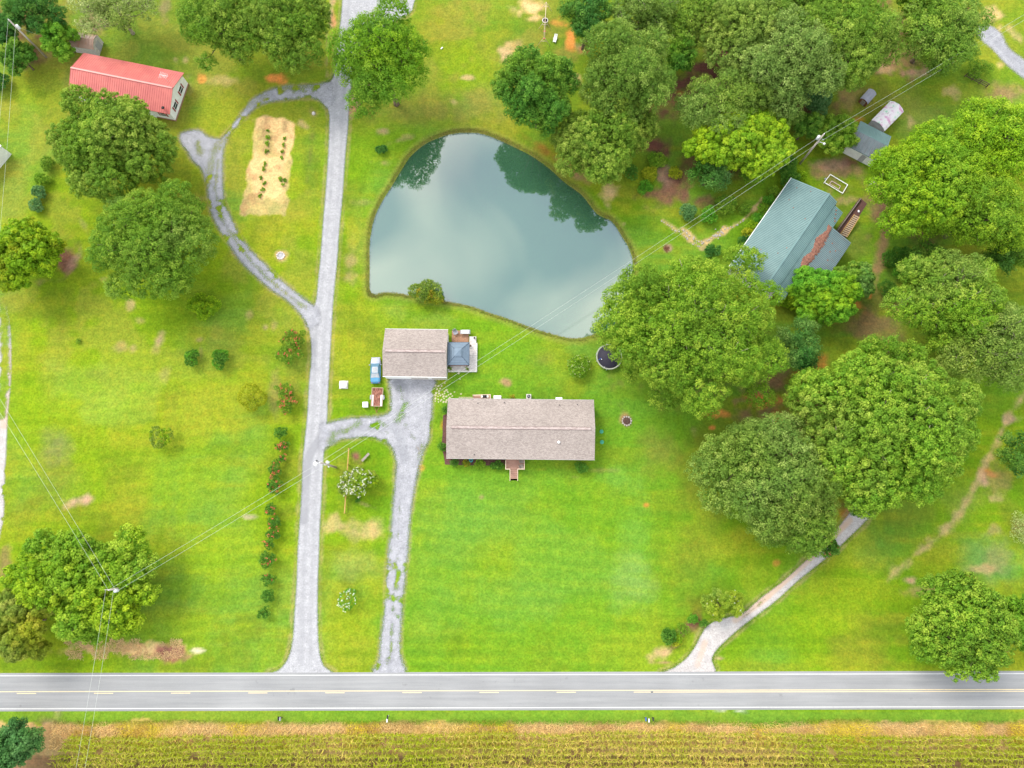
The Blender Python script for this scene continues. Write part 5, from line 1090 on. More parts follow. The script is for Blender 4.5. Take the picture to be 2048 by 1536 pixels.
# garage
t, roof, wb = gable('garage', 'garage with pinkish brown shingle roof at the head of the driveway', -16.3, 27.76, -.8, 10.72, 8.25, 2.8, 4.2, .14, .14, m_shingle, m_white, cat='garage')
m = MB(); m.box(-4.9, 5.1, -.2, .2, 4.1, 4.245); rv = m.build('ridge_vent', m_vent, roof)
m = MB(); m.box(-4.95, 5.15, -.25, -.2, 4.1, 4.215); m.box(-4.95, 5.15, .2, .25, 4.1, 4.215); m.build('vent_edge', m_darkvent2, rv)
m = MB(); m.box(-5.36, 5.36, -4.2, -4.128, 2.66, 2.82); m.box(-5.36, 5.36, 4.128, 4.17, 2.68, 2.82); m.build('gutter', m_white, roof)
door(t, 'S', .6, 2.9, 2.2, *wb, m=m_offwhite, name='garage_door'); door(t, 'S', 3.9, 2.4, 2.2, *wb, m=m_offwhite, name='garage_door'); door(t, 'E', 2.6, .9, 2.05, *wb); window(t, 'W', 0, 1.6, 1, .9, *wb); window(t, 'N', -2, 1.6, 1, .9, *wb); window(t, 'N', 2, 1.6, 1, .9, *wb)
# deck, patio and gazebo east of the garage
x0, x1, y0, y1 = rect(896, 673, 953, 743.5, .45)
t = thing('side_deck', 'white-washed board deck wrapped round the gazebo beside the garage', 'deck', ((x0 + x1) / 2, (y0 + y1) / 2, 0)); X_, Y_ = t.location.x, t.location.y
q = lambda px, py: (P(px, py, .45).x - X_, P(px, py, .45).y - Y_)
m = MB(); xa, ya = q(938, 743.5); xb, yb = q(952.5, 673); k = ya
while k < yb: 
    ex = 0 if k > q(0, 686)[1] else .12
    m.box(xa + .0, xb + ex, k, min(k + .30, yb), .36, .42); k += .32
xc, yc = q(896.5, 743); xd, yd = q(937.5, 733); k = yc
while k < yd - .1: m.box(xc, xa - .02, k, k + .30, .36, .42); k += .32
m.build('floor', m_offwhite, t)
m = MB(); xe, ye = q(896.5, 733); xf, yf = q(937.5, 684)
m.box(xe, xa - .02, yd + .02, yf, .33, .40); m.build('inner_floor', m_deck, t)
m = MB(); m.box(xc, xb + .12, yc - .06, yc - .01, .2, .44); m.box(xb + .13, xb + .18, yc, q(0, 686)[1], .2, .44); m.build('rim_board', m_white, t)
x0, x1, y0, y1 = rect(903.5, 661, 937.5, 686, .1); m = MB(); m.box(x0, x1, y0, y1, -.02, .09)
tag(m.build('brick_patio', m_brick), 'small rusty brick patio north of the gazebo', kind='structure')
x0, x1, y0, y1 = rect(894.6, 684.8, 939, 730, 2.45); cx, cy = (x0 + x1) / 2, (y0 + y1) / 2; hw, hh = (x1 - x0) / 2, (y1 - y0) / 2
t = thing('gazebo', 'square gazebo with slate blue hipped roof beside the garage', 'gazebo', (cx, cy, .4))
m = MB(); lv = [(1, 2.05), (.62, 2.5), (.28, 2.95)]
for (a, za), (b, zb) in zip(lv[:-1], lv[1:]):
    A_ = [(-hw * a, -hh * a, za), (hw * a, -hh * a, za), (hw * a, hh * a, za), (-hw * a, hh * a, za)]; B_ = [(-hw * b, -hh * b, zb), (hw * b, -hh * b, zb), (hw * b, hh * b, zb), (-hw * b, hh * b, zb)]
    m.add(A_ + B_ + [(x, y, z - .04) for x, y, z in A_ + B_], [(i, (i + 1) % 4, 4 + (i + 1) % 4, 4 + i) for i in range(4)] + [(8 + i, 12 + i, 12 + (i + 1) % 4, 8 + (i + 1) % 4) for i in range(4)])
rf = m.build('roof', m_gazebo, t)
m = MB()
for sx, sy in ((-1, -1), (1, -1), (1, 1), (-1, 1)):
    pts = [(sx * hw * a, sy * hh * a, z + .015) for a, z in lv]; m.tube(pts, .035, 6)
for s in (-1, 1):
    m.bar((-hw, s * hh, 2.03), (hw, s * hh, 2.03), .1, .07); m.bar((s * hw, -hh, 2.03), (s * hw, hh, 2.03), .07, .1)
for f in (.45, .62, .8, .92):
    z_ = (2.05 + (1 - f) / .38 * .45 if f > .62 else 2.5 + (.62 - f) / .34 * .45) + .012
    for s in (-1, 1):
        m.bar((-hw * f, s * hh * f, z_), (hw * f, s * hh * f, z_), .025, .02); m.bar((s * hw * f, -hh * f, z_), (s * hw * f, hh * f, z_), .02, .025)
m.build('ridge_trim', m_gaztrim, rf)
m = MB(); a = .32; m.box(-hw * .26, hw * .26, -hh * .26, hh * .26, 2.92, 3.06)
m.add([(-hw * a, -hh * a, 3.07), (hw * a, -hh * a, 3.07), (hw * a, hh * a, 3.07), (-hw * a, hh * a, 3.07), (0, 0, 3.42)], [(0, 1, 4), (1, 2, 4), (2, 3, 4), (3, 0, 4), (3, 2, 1, 0)]); m.build('vent_roof', m_gazebo, rf)
for sx in (-1, 1):
    for sy in (-1, 1): m = MB(); m.box(sx * (hw - .25) - .06, sx * (hw - .25) + .06, sy * (hh - .25) - .06, sy * (hh - .25) + .06, 0, 2.05); m.build('post', m_black, t)
p = P(911, 665.5, .5); deck_chair('patio_lounger', 'grey slatted patio chair on the brick patio', p.x, p.y, .09, 25, m_greyplastic, s=1.15)
p = P(930.5, 664, .7); t = thing('patio_table', 'white-topped serving cart at the north edge of the brick patio', 'table', (p.x, p.y, .0))
m = MB(); m.box(-.62, .62, -.30, .32, .82, .88); m.build('tabletop', m_white, t, .02); m = MB(); m.box(-.85, .85, -.36, .38, .70, .76); m.build('frame', m_greyplastic, t)
for sx in (-1, 1):
    for sy in (-1, 1): m = MB(); m.box(sx * .78 - .03, sx * .78 + .03, sy * .3 - .03, sy * .3 + .03, 0, .7); m.build('leg', m_greyplastic, t)
p = P(949, 676, .6); t = thing('deck_planter', 'small dark planter on the corner of the white-washed deck', 'planter', (p.x, p.y, .42)); m = MB(); m.lathe([(.12, 0), (.17, .28), (.13, .28), (.12, .2)], 14); m.build('pot', m_black, t)
p = P(941, 692, .6); t = thing('garden_stool', 'low dark stool on the white-washed deck', 'stool', (p.x, p.y, .42)); m = MB(); m.lathe([(.2, .36), (.2, .42)], 14); m.build('seat', m_darkwood, t)
for k in range(3): m = MB(); a = k * 2.09; m.bar((.12 * math.cos(a), .12 * math.sin(a), .36), (.18 * math.cos(a), .18 * math.sin(a), 0), .03); m.build('leg', m_darkwood, t)
p = P(900, 742, .2)
# cottage with the red roof
t, roof, wb = gable('red_roof_cottage', 'white cottage with a long red metal roof in the northwest', -70.45, 78.3, -12.3, 19.3, 8.6, 3.0, 4.6, .42, .35, m_red, m_white, rib=.42)
m = MB(); m.bar((-9.6, 0, 4.66), (9.6, 0, 4.66), .3, .05); m.build('ridge_cap', m_red, roof)
for y in (-1.75, 1.55): window(t, 'E', y, 1.75, 1.15, 1.15, *wb, shutter=m_shutter)
for x in (-6, -2, 2.5, 7.6): window(t, 'S', x, 1.75, 1.0, 1.1, *wb, shutter=m_shutter if x > 5 else None); window(t, 'N', x, 1.75, 1, 1.1, *wb)
door(t, 'S', 5.2, .95, 2.05, *wb); m = MB(); m.box(wb[0] - .04, wb[1] + .04, wb[2] - .04, wb[3] + .04, 0, .35); m.build('foundation', m_brick, t)
m = MB(); m.box(3.6, 5.6, -3.1, -1.2, 3.5, 3.95)
m = MB(); m.tube([(8.6, -3.7, 3.2), (8.6, -3.7, 3.7)], .03, 6); m.lathe([(.02, 3.7), (.2, 3.74), (.3, 3.83)], 16, (8.6, -3.7, 0)); m.build('satellite_dish', m_black, roof)
m = MB(); m.tube([(8.3, 1.2, 4.2), (8.3, 1.2, 6.3)], .03, 6); m.bar((7.6, 1.2, 6.2), (9.2, 1.2, 6.2), .035)
for i in range(6): m.bar((7.7 + i * .26, .55 + i * .05, 6.2), (7.7 + i * .26, 1.85 - i * .05, 6.2), .025)
m.build('antenna', m_alu, roof)
barn = lambda w, he, hr: [(-w / 2, he), (-w * .33, he + (hr - he) * .62), (0, hr), (w * .33, he + (hr - he) * .62), (w / 2, he)]
t, roof, wb = gable('tin_roof_shed', 'small white shed with rust-streaked tin roof behind the red-roofed cottage', -79.9, 87.9, -9, 4.6, 3.1, 1.9, 2.75, .1, .08, m_rustroof, m_offwhite, rib=.6, prof=barn(3.1, 1.9, 2.75), cat='shed', th=.06)
door(t, 'E', 0, 1.3, 1.75, *wb, m=m_greywall)
p = P(14, 293, 3.2); t, roof, wb = gable('white_building', 'white building whose corner shows at the left edge', p.x - 6.3, p.y - 1.2, 58, 8, 7, 3.0, 3.5, .15, .15, m_white, m_white, cat='building')
window(t, 'E', 0, 1.6, 1, 1, *wb)
# teal-roofed house
ax = Vector((.587, .810)); org = Vector((55.0, 55.55))
t = thing('teal_roof_house', 'house with a long teal metal roof and a band of fallen red leaves', 'house', (org.x, org.y, 0), math.atan2(ax.y, ax.x))
LX = -20.5
pr = [(0, 5.2), (6.75, 3.2)]; rW = prof_roof(LX, 0, [(-2.0, 4.42), (0, 5.2), (6.75, 3.2)], .12).build('roof', m_teal, t)
m = MB(); ribs(m, LX, 0, [(0, 5.2), (6.75, 3.2)], .3); ribs(m, LX, 0, [(-2.0, 4.42), (0, 5.2)], .3, .05, .03); m.build('seams', m_tealrib, rW)
m = MB(); m.bar((LX, 0, 5.24), (0, 0, 5.24), .3, .05); m.build('ridge_cap', m_teal, rW)
r2 = prof_roof(-20.2, -.7, [(-3.95, 3.75), (-1.96, 4.30)], .08).build('porch_roof', m_teal, t)
m = MB(); ribs(m, -20.2, -.7, [(-3.95, 3.75), (-2.02, 4.285)], .3, .05, .03); m.build('seams', m_tealrib, r2)
r3 = prof_roof(-14.5, -3.5, [(-8.1, 2.9), (-2.4, 4.13)], .05)
r3 = MB(); r3 = prof_roof(-13.8, -4.1, [(-8.1, 2.85), (-3.9, 3.66)], .08).build('carport_roof', m_tealgrey, t)
m = MB(); ribs(m, -13.8, -4.1, [(-8.1, 2.85), (-3.9, 3.66)], .3, .07, .05); m.build('seams', m_tealrib, r3)
m = MB(); g = 46
lit = []
for i in range(g + 1):
    x = -4.3 - 10.0 * i / g; w_ = .95 * math.sin(math.pi * min(1, (i + 3) / (g + 3))) ** .6 * (.7 + .5 * rng.random()); lit.append((x, -3.05 - .28 * math.sin(i * .3) + w_ * .25, -3.4 - w_ * .95 - .25 * rng.random()))
zl = lambda y: (3.75 + (y + 3.95) / 1.99 * .55 if y > -3.95 else 3.66 + (y + 3.9) / 4.2 * .81) + .05
vs = []; fs = []
for i, (x, ya, yb) in enumerate(lit):
    for k in range(6):
        y = ya + (yb - ya) * k / 5 + (rng.normal() * .05); vs.append((x + rng.normal() * .03, y, zl(y) + (.06 + .06 * rng.random() if 0 < k < 5 else -.01)))
for i in range(g):
    for k in range(5): fs.append((i * 6 + k, i * 6 + k + 1, i * 6 + 7 + k, i * 6 + 6 + k))
m.add(vs, fs); m.build('leaf_litter', m_needles, t)
m = MB()
for k in range(9):
    x, y = rng.uniform(-18, -1), rng.uniform(.6, 6); z = 5.2 - y * 2 / 6.75 + .03; m.add([(x - .12, y - .06, z), (x + .1, y - .09, z), (x + .14, y + .07, z - .01), (x - .05, y + .1, z - .01), (x, y, z + .05)], [(0, 1, 4), (1, 2, 4), (2, 3, 4), (3, 0, 4)])
for x, y in ((-1.9, -3.0), (-2.6, -3.3), (-1.3, -2.7), (-3.0, -3.6), (-6.5, -5.4), (-8, -5.9), (-7.2, -6.6), (-9.5, -6.4)):
    z = zl(y) + .02; m.add([(x - .16, y - .1, z), (x + .12, y - .12, z), (x + .16, y + .1, z + .02), (x - .1, y + .13, z + .02), (x, y, z + .07)], [(0, 1, 4), (1, 2, 4), (2, 3, 4), (3, 0, 4)])
m.build('fallen_twigs', m_needles, t)
x0, x1, y0, y1 = LX + .3, -.35, -2.2, 6.35
prof_walls(x0, x1, [(y0, 4.2), (0, 5.04), (y1, 3.16)]).build('wall', m_siding, t)
for u in (-17, -12, -7, -3): window(t, 'N', u, 1.7, 1, 1.2, x0, x1, y0, y1)
for u in (-.2, 4): window(t, 'E', u, 1.7, 1, 1.2, x0, x1, y0, y1)
door(t, 'S', -8, .95, 2.05, x0, x1, y0, y1)
for x in (-13.6, -9, -4.3): m = MB(); m.box(x - .07, x + .07, -7.95, -7.81, 0, 2.75); m.build('post', m_white, t)
for x in (-19.5, -15, -1.0): m = MB(); m.box(x - .07, x + .07, -3.9, -3.76, 0, 3.6); m.build('post', m_white, t)
m = MB(); m.box(LX, .05, 6.76, 6.86, 3.02, 3.16); m.build('gutter', m_white, t)
t, roof, wb = gable('teal_roof_shed', 'outbuilding with small teal roof between the trees and the pink-streaked shed', 64.4, 67.05, -30.5, 6.1, 5.7, 2.5, 3.7, .2, .2, m_teal, m_white, rib=.3, cat='outbuilding')
m = MB(); m.add([(-3.04, -2.83, 2.512), (3.04, -2.83, 2.512), (3.04, -.15, 3.642), (-3.04, -.15, 3.642)], [(0, 1, 2, 3)]); m.build('near_slope_sheet', m_shedgrey, roof)
ribm = MB(); ribs(ribm, -3.05, 3.05, [(-2.83, 2.52), (-.15, 3.65)], .6, .14, .06); ribm.build('near_slope_seams', m_tealgrey, roof)
door(t, 'S', .6, .9, 2, *wb, m=m_greywall); window(t, 'E', 0, 1.5, .9, .9, *wb)
m_pink, nt, bs = new_mat('stained_white_roof'); tc = nd(nt, 'ShaderNodeTexCoord')
n1 = noise(nt, .75, 4, .6, tc.outputs['Object']); r1 = ramp(nt, n1.outputs[0], [(.36, (.25, .48, .34)), (.44, (.58, .56, .56)), (.52, (.58, .52, .56)), (.62, (.46, .22, .36))])
mp = nd(nt, 'ShaderNodeMapping'); mp.inputs['Scale'].default_value = (1, 2.2, 1); mp.inputs['Location'].default_value = (3, 1, 0); nt.links.new(tc.outputs['Object'], mp.inputs[0])
n2 = noise(nt, 1.2, 6, .65, mp.outputs[0]); r2 = ramp(nt, n2.outputs[0], [(.60, 0.0), (.68, .8)]); c = mixc(nt, r1.outputs[0], (.20, .12, .13), r2.outputs[0]); nt.links.new(c, bs.inputs['Base Color']); bs.inputs['Roughness'].default_value = .5
t, roof, wb = gable('stained_roof_shed', 'metal shed with white roof streaked pink and mint green', 68.5, 72.35, 45, 5.5, 3.1, 2.0, 2.7, .06, .06, m_pink, m_greywall, cat='shed', th=.05, prof=[(-1.55, 2.0), (-1.0, 2.4), (0, 2.7), (1.0, 2.4), (1.55, 2.0)])
door(t, 'W', 0, 1.4, 1.75, *wb, m=m_greywall)
t, roof, wb = gable('small_grey_shed', 'tiny grey tin hutch in the clearing northwest of the pink-streaked shed', 65.75, 76.75, 48, 2.7, 1.75, 1.35, 1.8, .06, .3, m_greyroof, m_rust, cat='hutch', th=.04, prof=barn(1.75, 1.3, 1.8))
door(t, 'W', 0, .8, 1.1, *wb, m=m_greywood)

# ------------------------------------------------------------------ vehicles
def loft(secs, nseg=20, pw=3.2):
    """closed body through sections (y, half width, z low, z high)"""
    vs = []; fs = []
    for y, hw, z0, z1 in secs:
        for k in range(nseg):
            a = 2 * math.pi * k / nseg; c, s = math.cos(a), math.sin(a)
            x = hw * math.copysign(abs(c) ** (2 / pw), c); z = (z0 + z1) / 2 + (z1 - z0) / 2 * math.copysign(abs(s) ** (2 / pw), s)
            vs.append((x, y, z))
    m = len(secs)
    for i in range(m - 1):
        for k in range(nseg): fs.append((i * nseg + k, i * nseg + (k + 1) % nseg, (i + 1) * nseg + (k + 1) % nseg, (i + 1) * nseg + k)[::-1])
    fs.append(tuple(range(nseg))); fs.append(tuple((m - 1) * nseg + k for k in range(nseg))[::-1])
    mb = MB(); mb.add(vs, fs, True); return mb
p = P(751, 740, .7)
t = thing('car', 'small blue sedan with faded bonnet silvered by painted sky reflection parked beside the garage', 'car', (p.x, p.y, 0), math.radians(1.5))
body = [(-2.26, .55, .42, .72), (-2.2, .74, .30, .86), (-1.9, .85, .22, .95), (-1.2, .88, .2, .98), (0, .89, .2, .97), (.9, .88, .2, .95), (1.4, .86, .22, .90), (1.9, .80, .26, .82), (2.15, .68, .32, .72), (2.26, .45, .4, .62)]
b_ = loft([s for s in body if s[0] <= .95]).build('body', m_carblue, t)
loft([(.951, .885, .195, .955)] + [s for s in body if s[0] > .95]).build('front_body', m_carsilver, t)
m = MB(); hood = [(2.05, .50, .775), (1.8, .60, .845), (1.3, .66, .915), (.98, .68, .965)]; vs = []
for y, w, z in hood: vs += [(-w, y, z - .02), (-w * .5, y, z + .012), (0, y, z + .02), (w * .5, y, z + .012), (w, y, z - .02)]
m.add(vs, [(i * 5 + k, i * 5 + k + 5, i * 5 + k + 6, i * 5 + k + 1)[::-1] for i in range(3) for k in range(4)], True); m.build('hood', m_carsilver, t)
def glass(pts, name, mt): m = MB(); m.add(pts, [tuple(range(len(pts)))]); return m.build(name, mt, t)
wa, wr, zb, zr = .74, .56, .95, 1.36
yw0, yw1, yr1, yr0 = 1.12, .45, -.65, -1.40
m = MB(); m.add([(-wr, yw1, zr), (-wr, yr1, zr), (0, yr1 + .02, zr + .035), (0, yw1 - .02, zr + .035), (wr, yr1, zr), (wr, yw1, zr)], [(0, 1, 2, 3), (3, 2, 4, 5)]); m.build('roof', m_carpale, t)
m = MB(); m.box(-wr - .01, -wr + .05, yr1, yw1, zr - .02, zr + .015); m.box(wr - .05, wr + .01, yr1, yw1, zr - .02, zr + .015); m.box(-wr, wr, yw1 - .02, yw1 + .05, zr - .03, zr + .012); m.box(-wr, wr, yr1 - .05, yr1 + .02, zr - .03, zr + .012); m.build('roof_rail', m_carblue, t)
glass([(-wa, yw0, zb), (wa, yw0, zb), (wr, yw1, zr - .01), (-wr, yw1, zr - .01)], 'windshield', m_carglass)
glass([(wa, yr0, zb), (-wa, yr0, zb), (-wr, yr1, zr - .01), (wr, yr1, zr - .01)], 'rear_window', m_carpale)
for s in (-1, 1):
    glass([(s * wa, yw0, zb), (s * wa, yr0, zb), (s * wr, yr1, zr - .012), (s * wr, yw1, zr - .012)], 'side_window', m_carglass)
    m = MB(); m.lathe([(.001, 0), (.09, .03), (.1, .08), (.02, .12)], 10, (s * .98, .85, .92)); m.build('wing_mirror', m_carsilver, t)
    m = MB(); m.box(s * .58 - .15, s * .58 + .15, 2.08, 2.19, .56, .68); m.build('headlight', m_chrome, t, .02)
    m = MB(); m.box(s * .58 - .14, s * .58 + .14, -2.26, -2.19, .66, .78); m.build('tail_light', m_redlens, t, .015)
    for y in (1.38, -1.35):
        w_ = MB(); w_.tube([(s * .70, y, .31), (s * .91, y, .31)], .31, 18); wo = w_.build('wheel', m_rubber, t)
        w_ = MB(); w_.tube([(s * .905, y, .31), (s * .925, y, .31)], .19, 14); w_.build('rim', m_chrome, wo)
m = MB(); m.box(-.62, .62, -2.08, -1.5, .955, .985); m.build('boot_lid', m_carblue, t, .03)
m = MB(); m.box(-.78, .78, 2.16, 2.28, .36, .52); m.build('bumper', m_carsilver, t, .03); m = MB(); m.box(-.78, .78, -2.31, -2.2, .4, .58); m.build('bumper', m_carblue, t, .03)
# trailer
p = P(754.3, 794, .6); t = thing('utility_trailer', 'open utility trailer with rust-stained plank bed on the grass by the driveway', 'trailer', (p.x, p.y, 0), math.radians(-1))
hw, hl = .93, 1.58
m = MB()
for i in range(9): m.box(-hw + i * .207, -hw + i * .207 + .195, -hl, hl, .50, .54)
m.build('bed', m_rustdeck, t)
m = MB()
for s in (-1, 1): m.bar((s * hw, -hl, .78), (s * hw, hl, .78), .05); m.bar((s * hw, -hl, .5), (s * hw, hl, .5), .06, .1)
for y in (-hl, hl): m.bar((-hw, y, .78), (hw, y, .78), .05); m.bar((-hw, y, .5), (hw, y, .5), .06, .1)
for s in (-1, 1):
    for y in (-hl, -.5, .5, hl): m.box(s * hw - .025, s * hw + .025, y - .025, y + .025, .5, .78)
m.build('frame', m_tanframe, t)
for s in (-1, 1):
    m = MB(); m.box(s * (hw - .19) - .15, s * (hw - .19) + .15, -hl + .02, .38, .56, .62); m.build('ramp', m_fender if s < 0 else m_white, t)
    m = MB(); m.box(s * (hw + .16) - .13, s * (hw + .16) + .13, -.45, .33, .62, .66); m.build('fender', m_greyplastic, t, .02)
    m = MB(); m.tube([(s * (hw + .07), -.05, .32), (s * (hw + .26), -.05, .32)], .30, 16); wo = m.build('wheel', m_rubber, t); m = MB(); m.tube([(s * (hw + .255), -.05, .32), (s * (hw + .275), -.05, .32)], .16, 12); m.build('rim', m_white, wo)
    m = MB(); m.bar((s * .45, -hl, .46), (0, -hl - .98, .46), .07, .08); m.build('tongue', m_rust, t)
m = MB(); m.tube([(0, -hl - .92, .0), (0, -hl - .92, .55)], .03, 8); m.box(-.06, .06, -hl - 1.1, -hl - .9, .46, .54); m.build('coupler', m_rust, t)
p = P(686, 768.5, .5); t = thing('well_cover', 'white rounded fibreglass well cover near the gravel drive', 'well cover', (p.x, p.y, 0))
loft([(-.62, .42, 0, .5), (-.55, .58, -.02, .66), (-.2, .66, -.02, .74), (.2, .66, -.02, .74), (.5, .58, -.02, .68), (.6, .42, 0, .5)], 24, 4).build('shell', m_white, t)
m = MB(); m.box(-.75, .75, -.7, .7, -.02, .03); m.build('rim', m_offwhite, t, .02)
p = P(731, 809.5, .4); t = thing('storage_box', 'square white storage box left of the trailer', 'box', (p.x, p.y, 0), .03)
m = MB(); m.box(-.42, .42, -.42, .42, 0, .62); m.build('body', m_white, t, .04); m = MB(); m.box(-.46, .46, -.46, .46, .63, .70); m.build('lid', m_white, t, .04); m = MB(); m.box(-.36, -.24, -.26, .28, .705, .715); m.build('slot', m_greyplastic, t)
# trampoline
p = P(1218.5, 713.5, .8); t = thing('trampoline', 'round black trampoline half hidden under the huge tree', 'trampoline', (p.x, p.y, 0)); R_ = 2.25
m = MB(); m.lathe([(0.01, .84), (R_ - .22, .86), (R_ - .22, .85), (.01, .83)], 48); m.build('mat', m_mat, t)
m = MB(); N = 48
m.lathe([(R_ - .2, .865), (R_ - .1, .90), (R_, .895), (R_ + .02, .84), (R_ - .2, .84)], N); 
m.f = [f for f in m.f if len(f) == 4]; m.sm = [True] * len(m.f); m.build('pad_ring', m_padring, t)
for k in range(6):
    a = k * math.pi / 3 + .3; x, y = R_ * math.cos(a), R_ * math.sin(a); m = MB(); m.tube([(x, y, .85), (x * 1.02, y * 1.02, .02)], .03, 6); m.build('leg', m_alu, t)
for k in range(3):
    a = 1.75 + k * 1.25; x, y = (R_ + .06) * math.cos(a), (R_ + .06) * math.sin(a); m = MB(); m.tube([(x, y, .1), (x, y, 2.3)], .022, 6); m.build('net_pole', m_alu, t)
m = MB(); m.box(-1.75, -1.35, -.75, -.62, .87, .93, Matrix.Rotation(.4, 4, 'Z')); 
p2 = P(1200, 718, .9); tt_ = thing('toy_bat', 'blue toy left lying on the trampoline', 'toy', (p2.x, p2.y, .90), .5); m = MB(); m.box(-.28, .28, -.05, .05, 0, .06); m.build('blade', m_blue, tt_, .01); m = MB(); m.lathe([(.02, 0), (.08, .05), (.08, .09), (.02, .14)], 10, (.2, -.2, 0)); m.build('ball', m_white, tt_)

# ------------------------------------------------------------------ poles and wires
def upole(name, label, px, py, h, ref='top', arm=None):
    b = P(px, py, h if ref == 'top' else 0); t = thing(name, label, 'utility pole', (b.x, b.y, 0))
    m = MB(); m.tube([(0, 0, -.2), (0, 0, h * .5), (0, 0, h)], [.19, .16, .12], 12); m.build('pole', m_pole, t)
    m = MB(); m.tube([(0, 0, h - .02), (0, 0, h + .08), (0, 0, h + .26)], [.03, .07, .05], 8); m.build('insulator', m_white, t)
    m = MB(); m.tube([(.2, -.12, h - 1.35), (.45, -.3, h - 1.3)], .035, 6); m.lathe([(.03, -.05), (.07, 0), (.05, .1)], 8, (.46, -.31, h - 1.3)); m.build('bracket', m_alu, t)
    return t, b
tA, bA = upole('utility_pole', 'weathered wooden pole in the northwest corner woods', 18, 40, 10)
m = MB(); m.lathe([(.2, 7.7), (.24, 7.75), (.24, 8.5), (.18, 8.6)], 14, (.3, .1, 0)); m.build('transformer', m_alu, tA)
tB, bB = upole('utility_pole', 'pale wooden pole standing at the edge of the wood near the teal-roofed house', 1648, 268, 10)
m = MB(); m.lathe([(.2, 8.1), (.25, 8.15), (.25, 8.95), (.18, 9.05)], 14, (-.35, .2, 0)); m.build('transformer', m_alu, tB); m = MB(); m.tube([(0, 0, 7.6), (.9, -.5, 7.9)], .035, 6); m.build('lamp_arm', m_alu, tB); m = MB(); m.lathe([(.22, 7.75), (.2, 7.9), (.06, 8.0)], 14, (.95, -.53, 0)); m.build('lamp_head', m_white, tB)
tC, bC = upole('utility_pole', 'wooden pole with a street lamp beside the gravel drive', 640, 925, 10)
m = MB(); m.lathe([(.20, 5.2), (.24, 5.25), (.24, 6.0), (.17, 6.1)], 14, (.05, .38, 0)); m.build('transformer', m_alu, tC); m = MB(); m.tube([(0, 0, 9.3), (-.5, -.1, 9.55), (-.75, -.15, 9.5)], .035, 6); m.build('lamp_arm', m_alu, tC)
m = MB(); m.lathe([(.30, 9.2), (.33, 9.4), (.2, 9.62), (.06, 9.7)], 18, (-.85, -.17, 0)); m.build('lamp_head', m_white, tC); m = MB(); m.lathe([(.1, 9.75), (.13, 9.8), (.1, 10.0)], 10, (-.55, .28, 0)); m.tube([(0, 0, 9.7), (-.55, .28, 9.8)], .03, 6); m.build('cutout_fuse', m_black, tC); m = MB(); m.lathe([(.1, 4.9), (.12, 5.2), (.08, 5.3)], 10, (.1, -.3, 0)); m.build('meter', m_alu, tC)
tD, bD = upole('utility_pole', 'wooden pole rising out of the bright green tree in the southwest', 218, 1180, 10)
m = MB(); m.tube([(-.9, 0, 9.6), (.25, 0, 9.6)], .045, 6); m.build('crossarm', m_pole, tD); m = MB(); m.lathe([(.2, 8.1), (.24, 8.15), (.24, 8.9), (.18, 9)], 12, (.3, -.25, 0)); m.build('transformer', m_alu, tD)
b = P(1828, 118, 0); t = thing('service_pole', 'thin grey pole at the edge of the northeast clearing', 'pole', (b.x, b.y, 0)); m = MB(); m.tube([(0, 0, -.2), (0, 0, 7)], [.11, .08], 10); m.build('pole', m_greywood, t); m = MB(); m.tube([(-.3, 0, 6.6), (.3, 0, 6.6)], .04, 6); m.build('crossarm', m_greywood, t)
def wire(label, a, b, sag=.5, r=.013, group='power line wires'):
    a, b = Vector(a), Vector(b); n = 14; pts = [a.lerp(b, i / n) - Vector((0, 0, 4 * sag * (i / n) * (1 - i / n))) for i in range(n + 1)]
    o = MB().tube(pts, r, 5, False).build('power_wire', m_wire); return tag(o, label, 'wire', group)
top = lambda b: (b.x, b.y, 10.2)
neu = lambda b: (b.x + .46, b.y - .31, 8.8)
far = P(2420, -195, 10.2); far2 = (far.x + .46, far.y - .31, 8.8)
wire('upper wire from the southwest pole to the lamp pole by the drive', top(bD), top(bC)); wire('lower wire from the southwest pole to the lamp pole by the drive', neu(bD), neu(bC))
wire('upper wire crossing the pond from the lamp pole to the wood pole', top(bC), top(bB), .9); wire('lower wire crossing the pond from the lamp pole to the wood pole', neu(bC), neu(bB), .9)
wire('upper wire from the wood pole over the northeast clearing', top(bB), far, .5); wire('lower wire from the wood pole over the northeast clearing', neu(bB), far2, .5)
e = P(-280, 385, 10.2); wire('outer wire from the southwest pole up to the left edge', top(bD), e, .6); wire('inner wire from the southwest pole up to the left edge', neu(bD), (e.x + .6, e.y + .3, 8.8), .6)
e = P(95, 1830, 10.2); wire('left wire from the southwest pole down over the road', (bD.x - .5, bD.y, 10), e, .6); wire('right wire from the southwest pole down over the road', (bD.x + .35, bD.y - .1, 9.4), (e.x + .9, e.y, 9.4), .6)
e = P(-40, 620, 10.2); wire('left wire hanging south from the northwest pole', top(bA), e, .3); wire('right wire hanging south from the northwest pole', (bA.x + .5, bA.y - .4, 9), (e.x + 1.1, e.y, 9), .3)
wire('guy wire of the northwest pole', (bA.x, bA.y, 8.5), tuple(P(150, 98, 0)), .0, .015, 'guy wires')

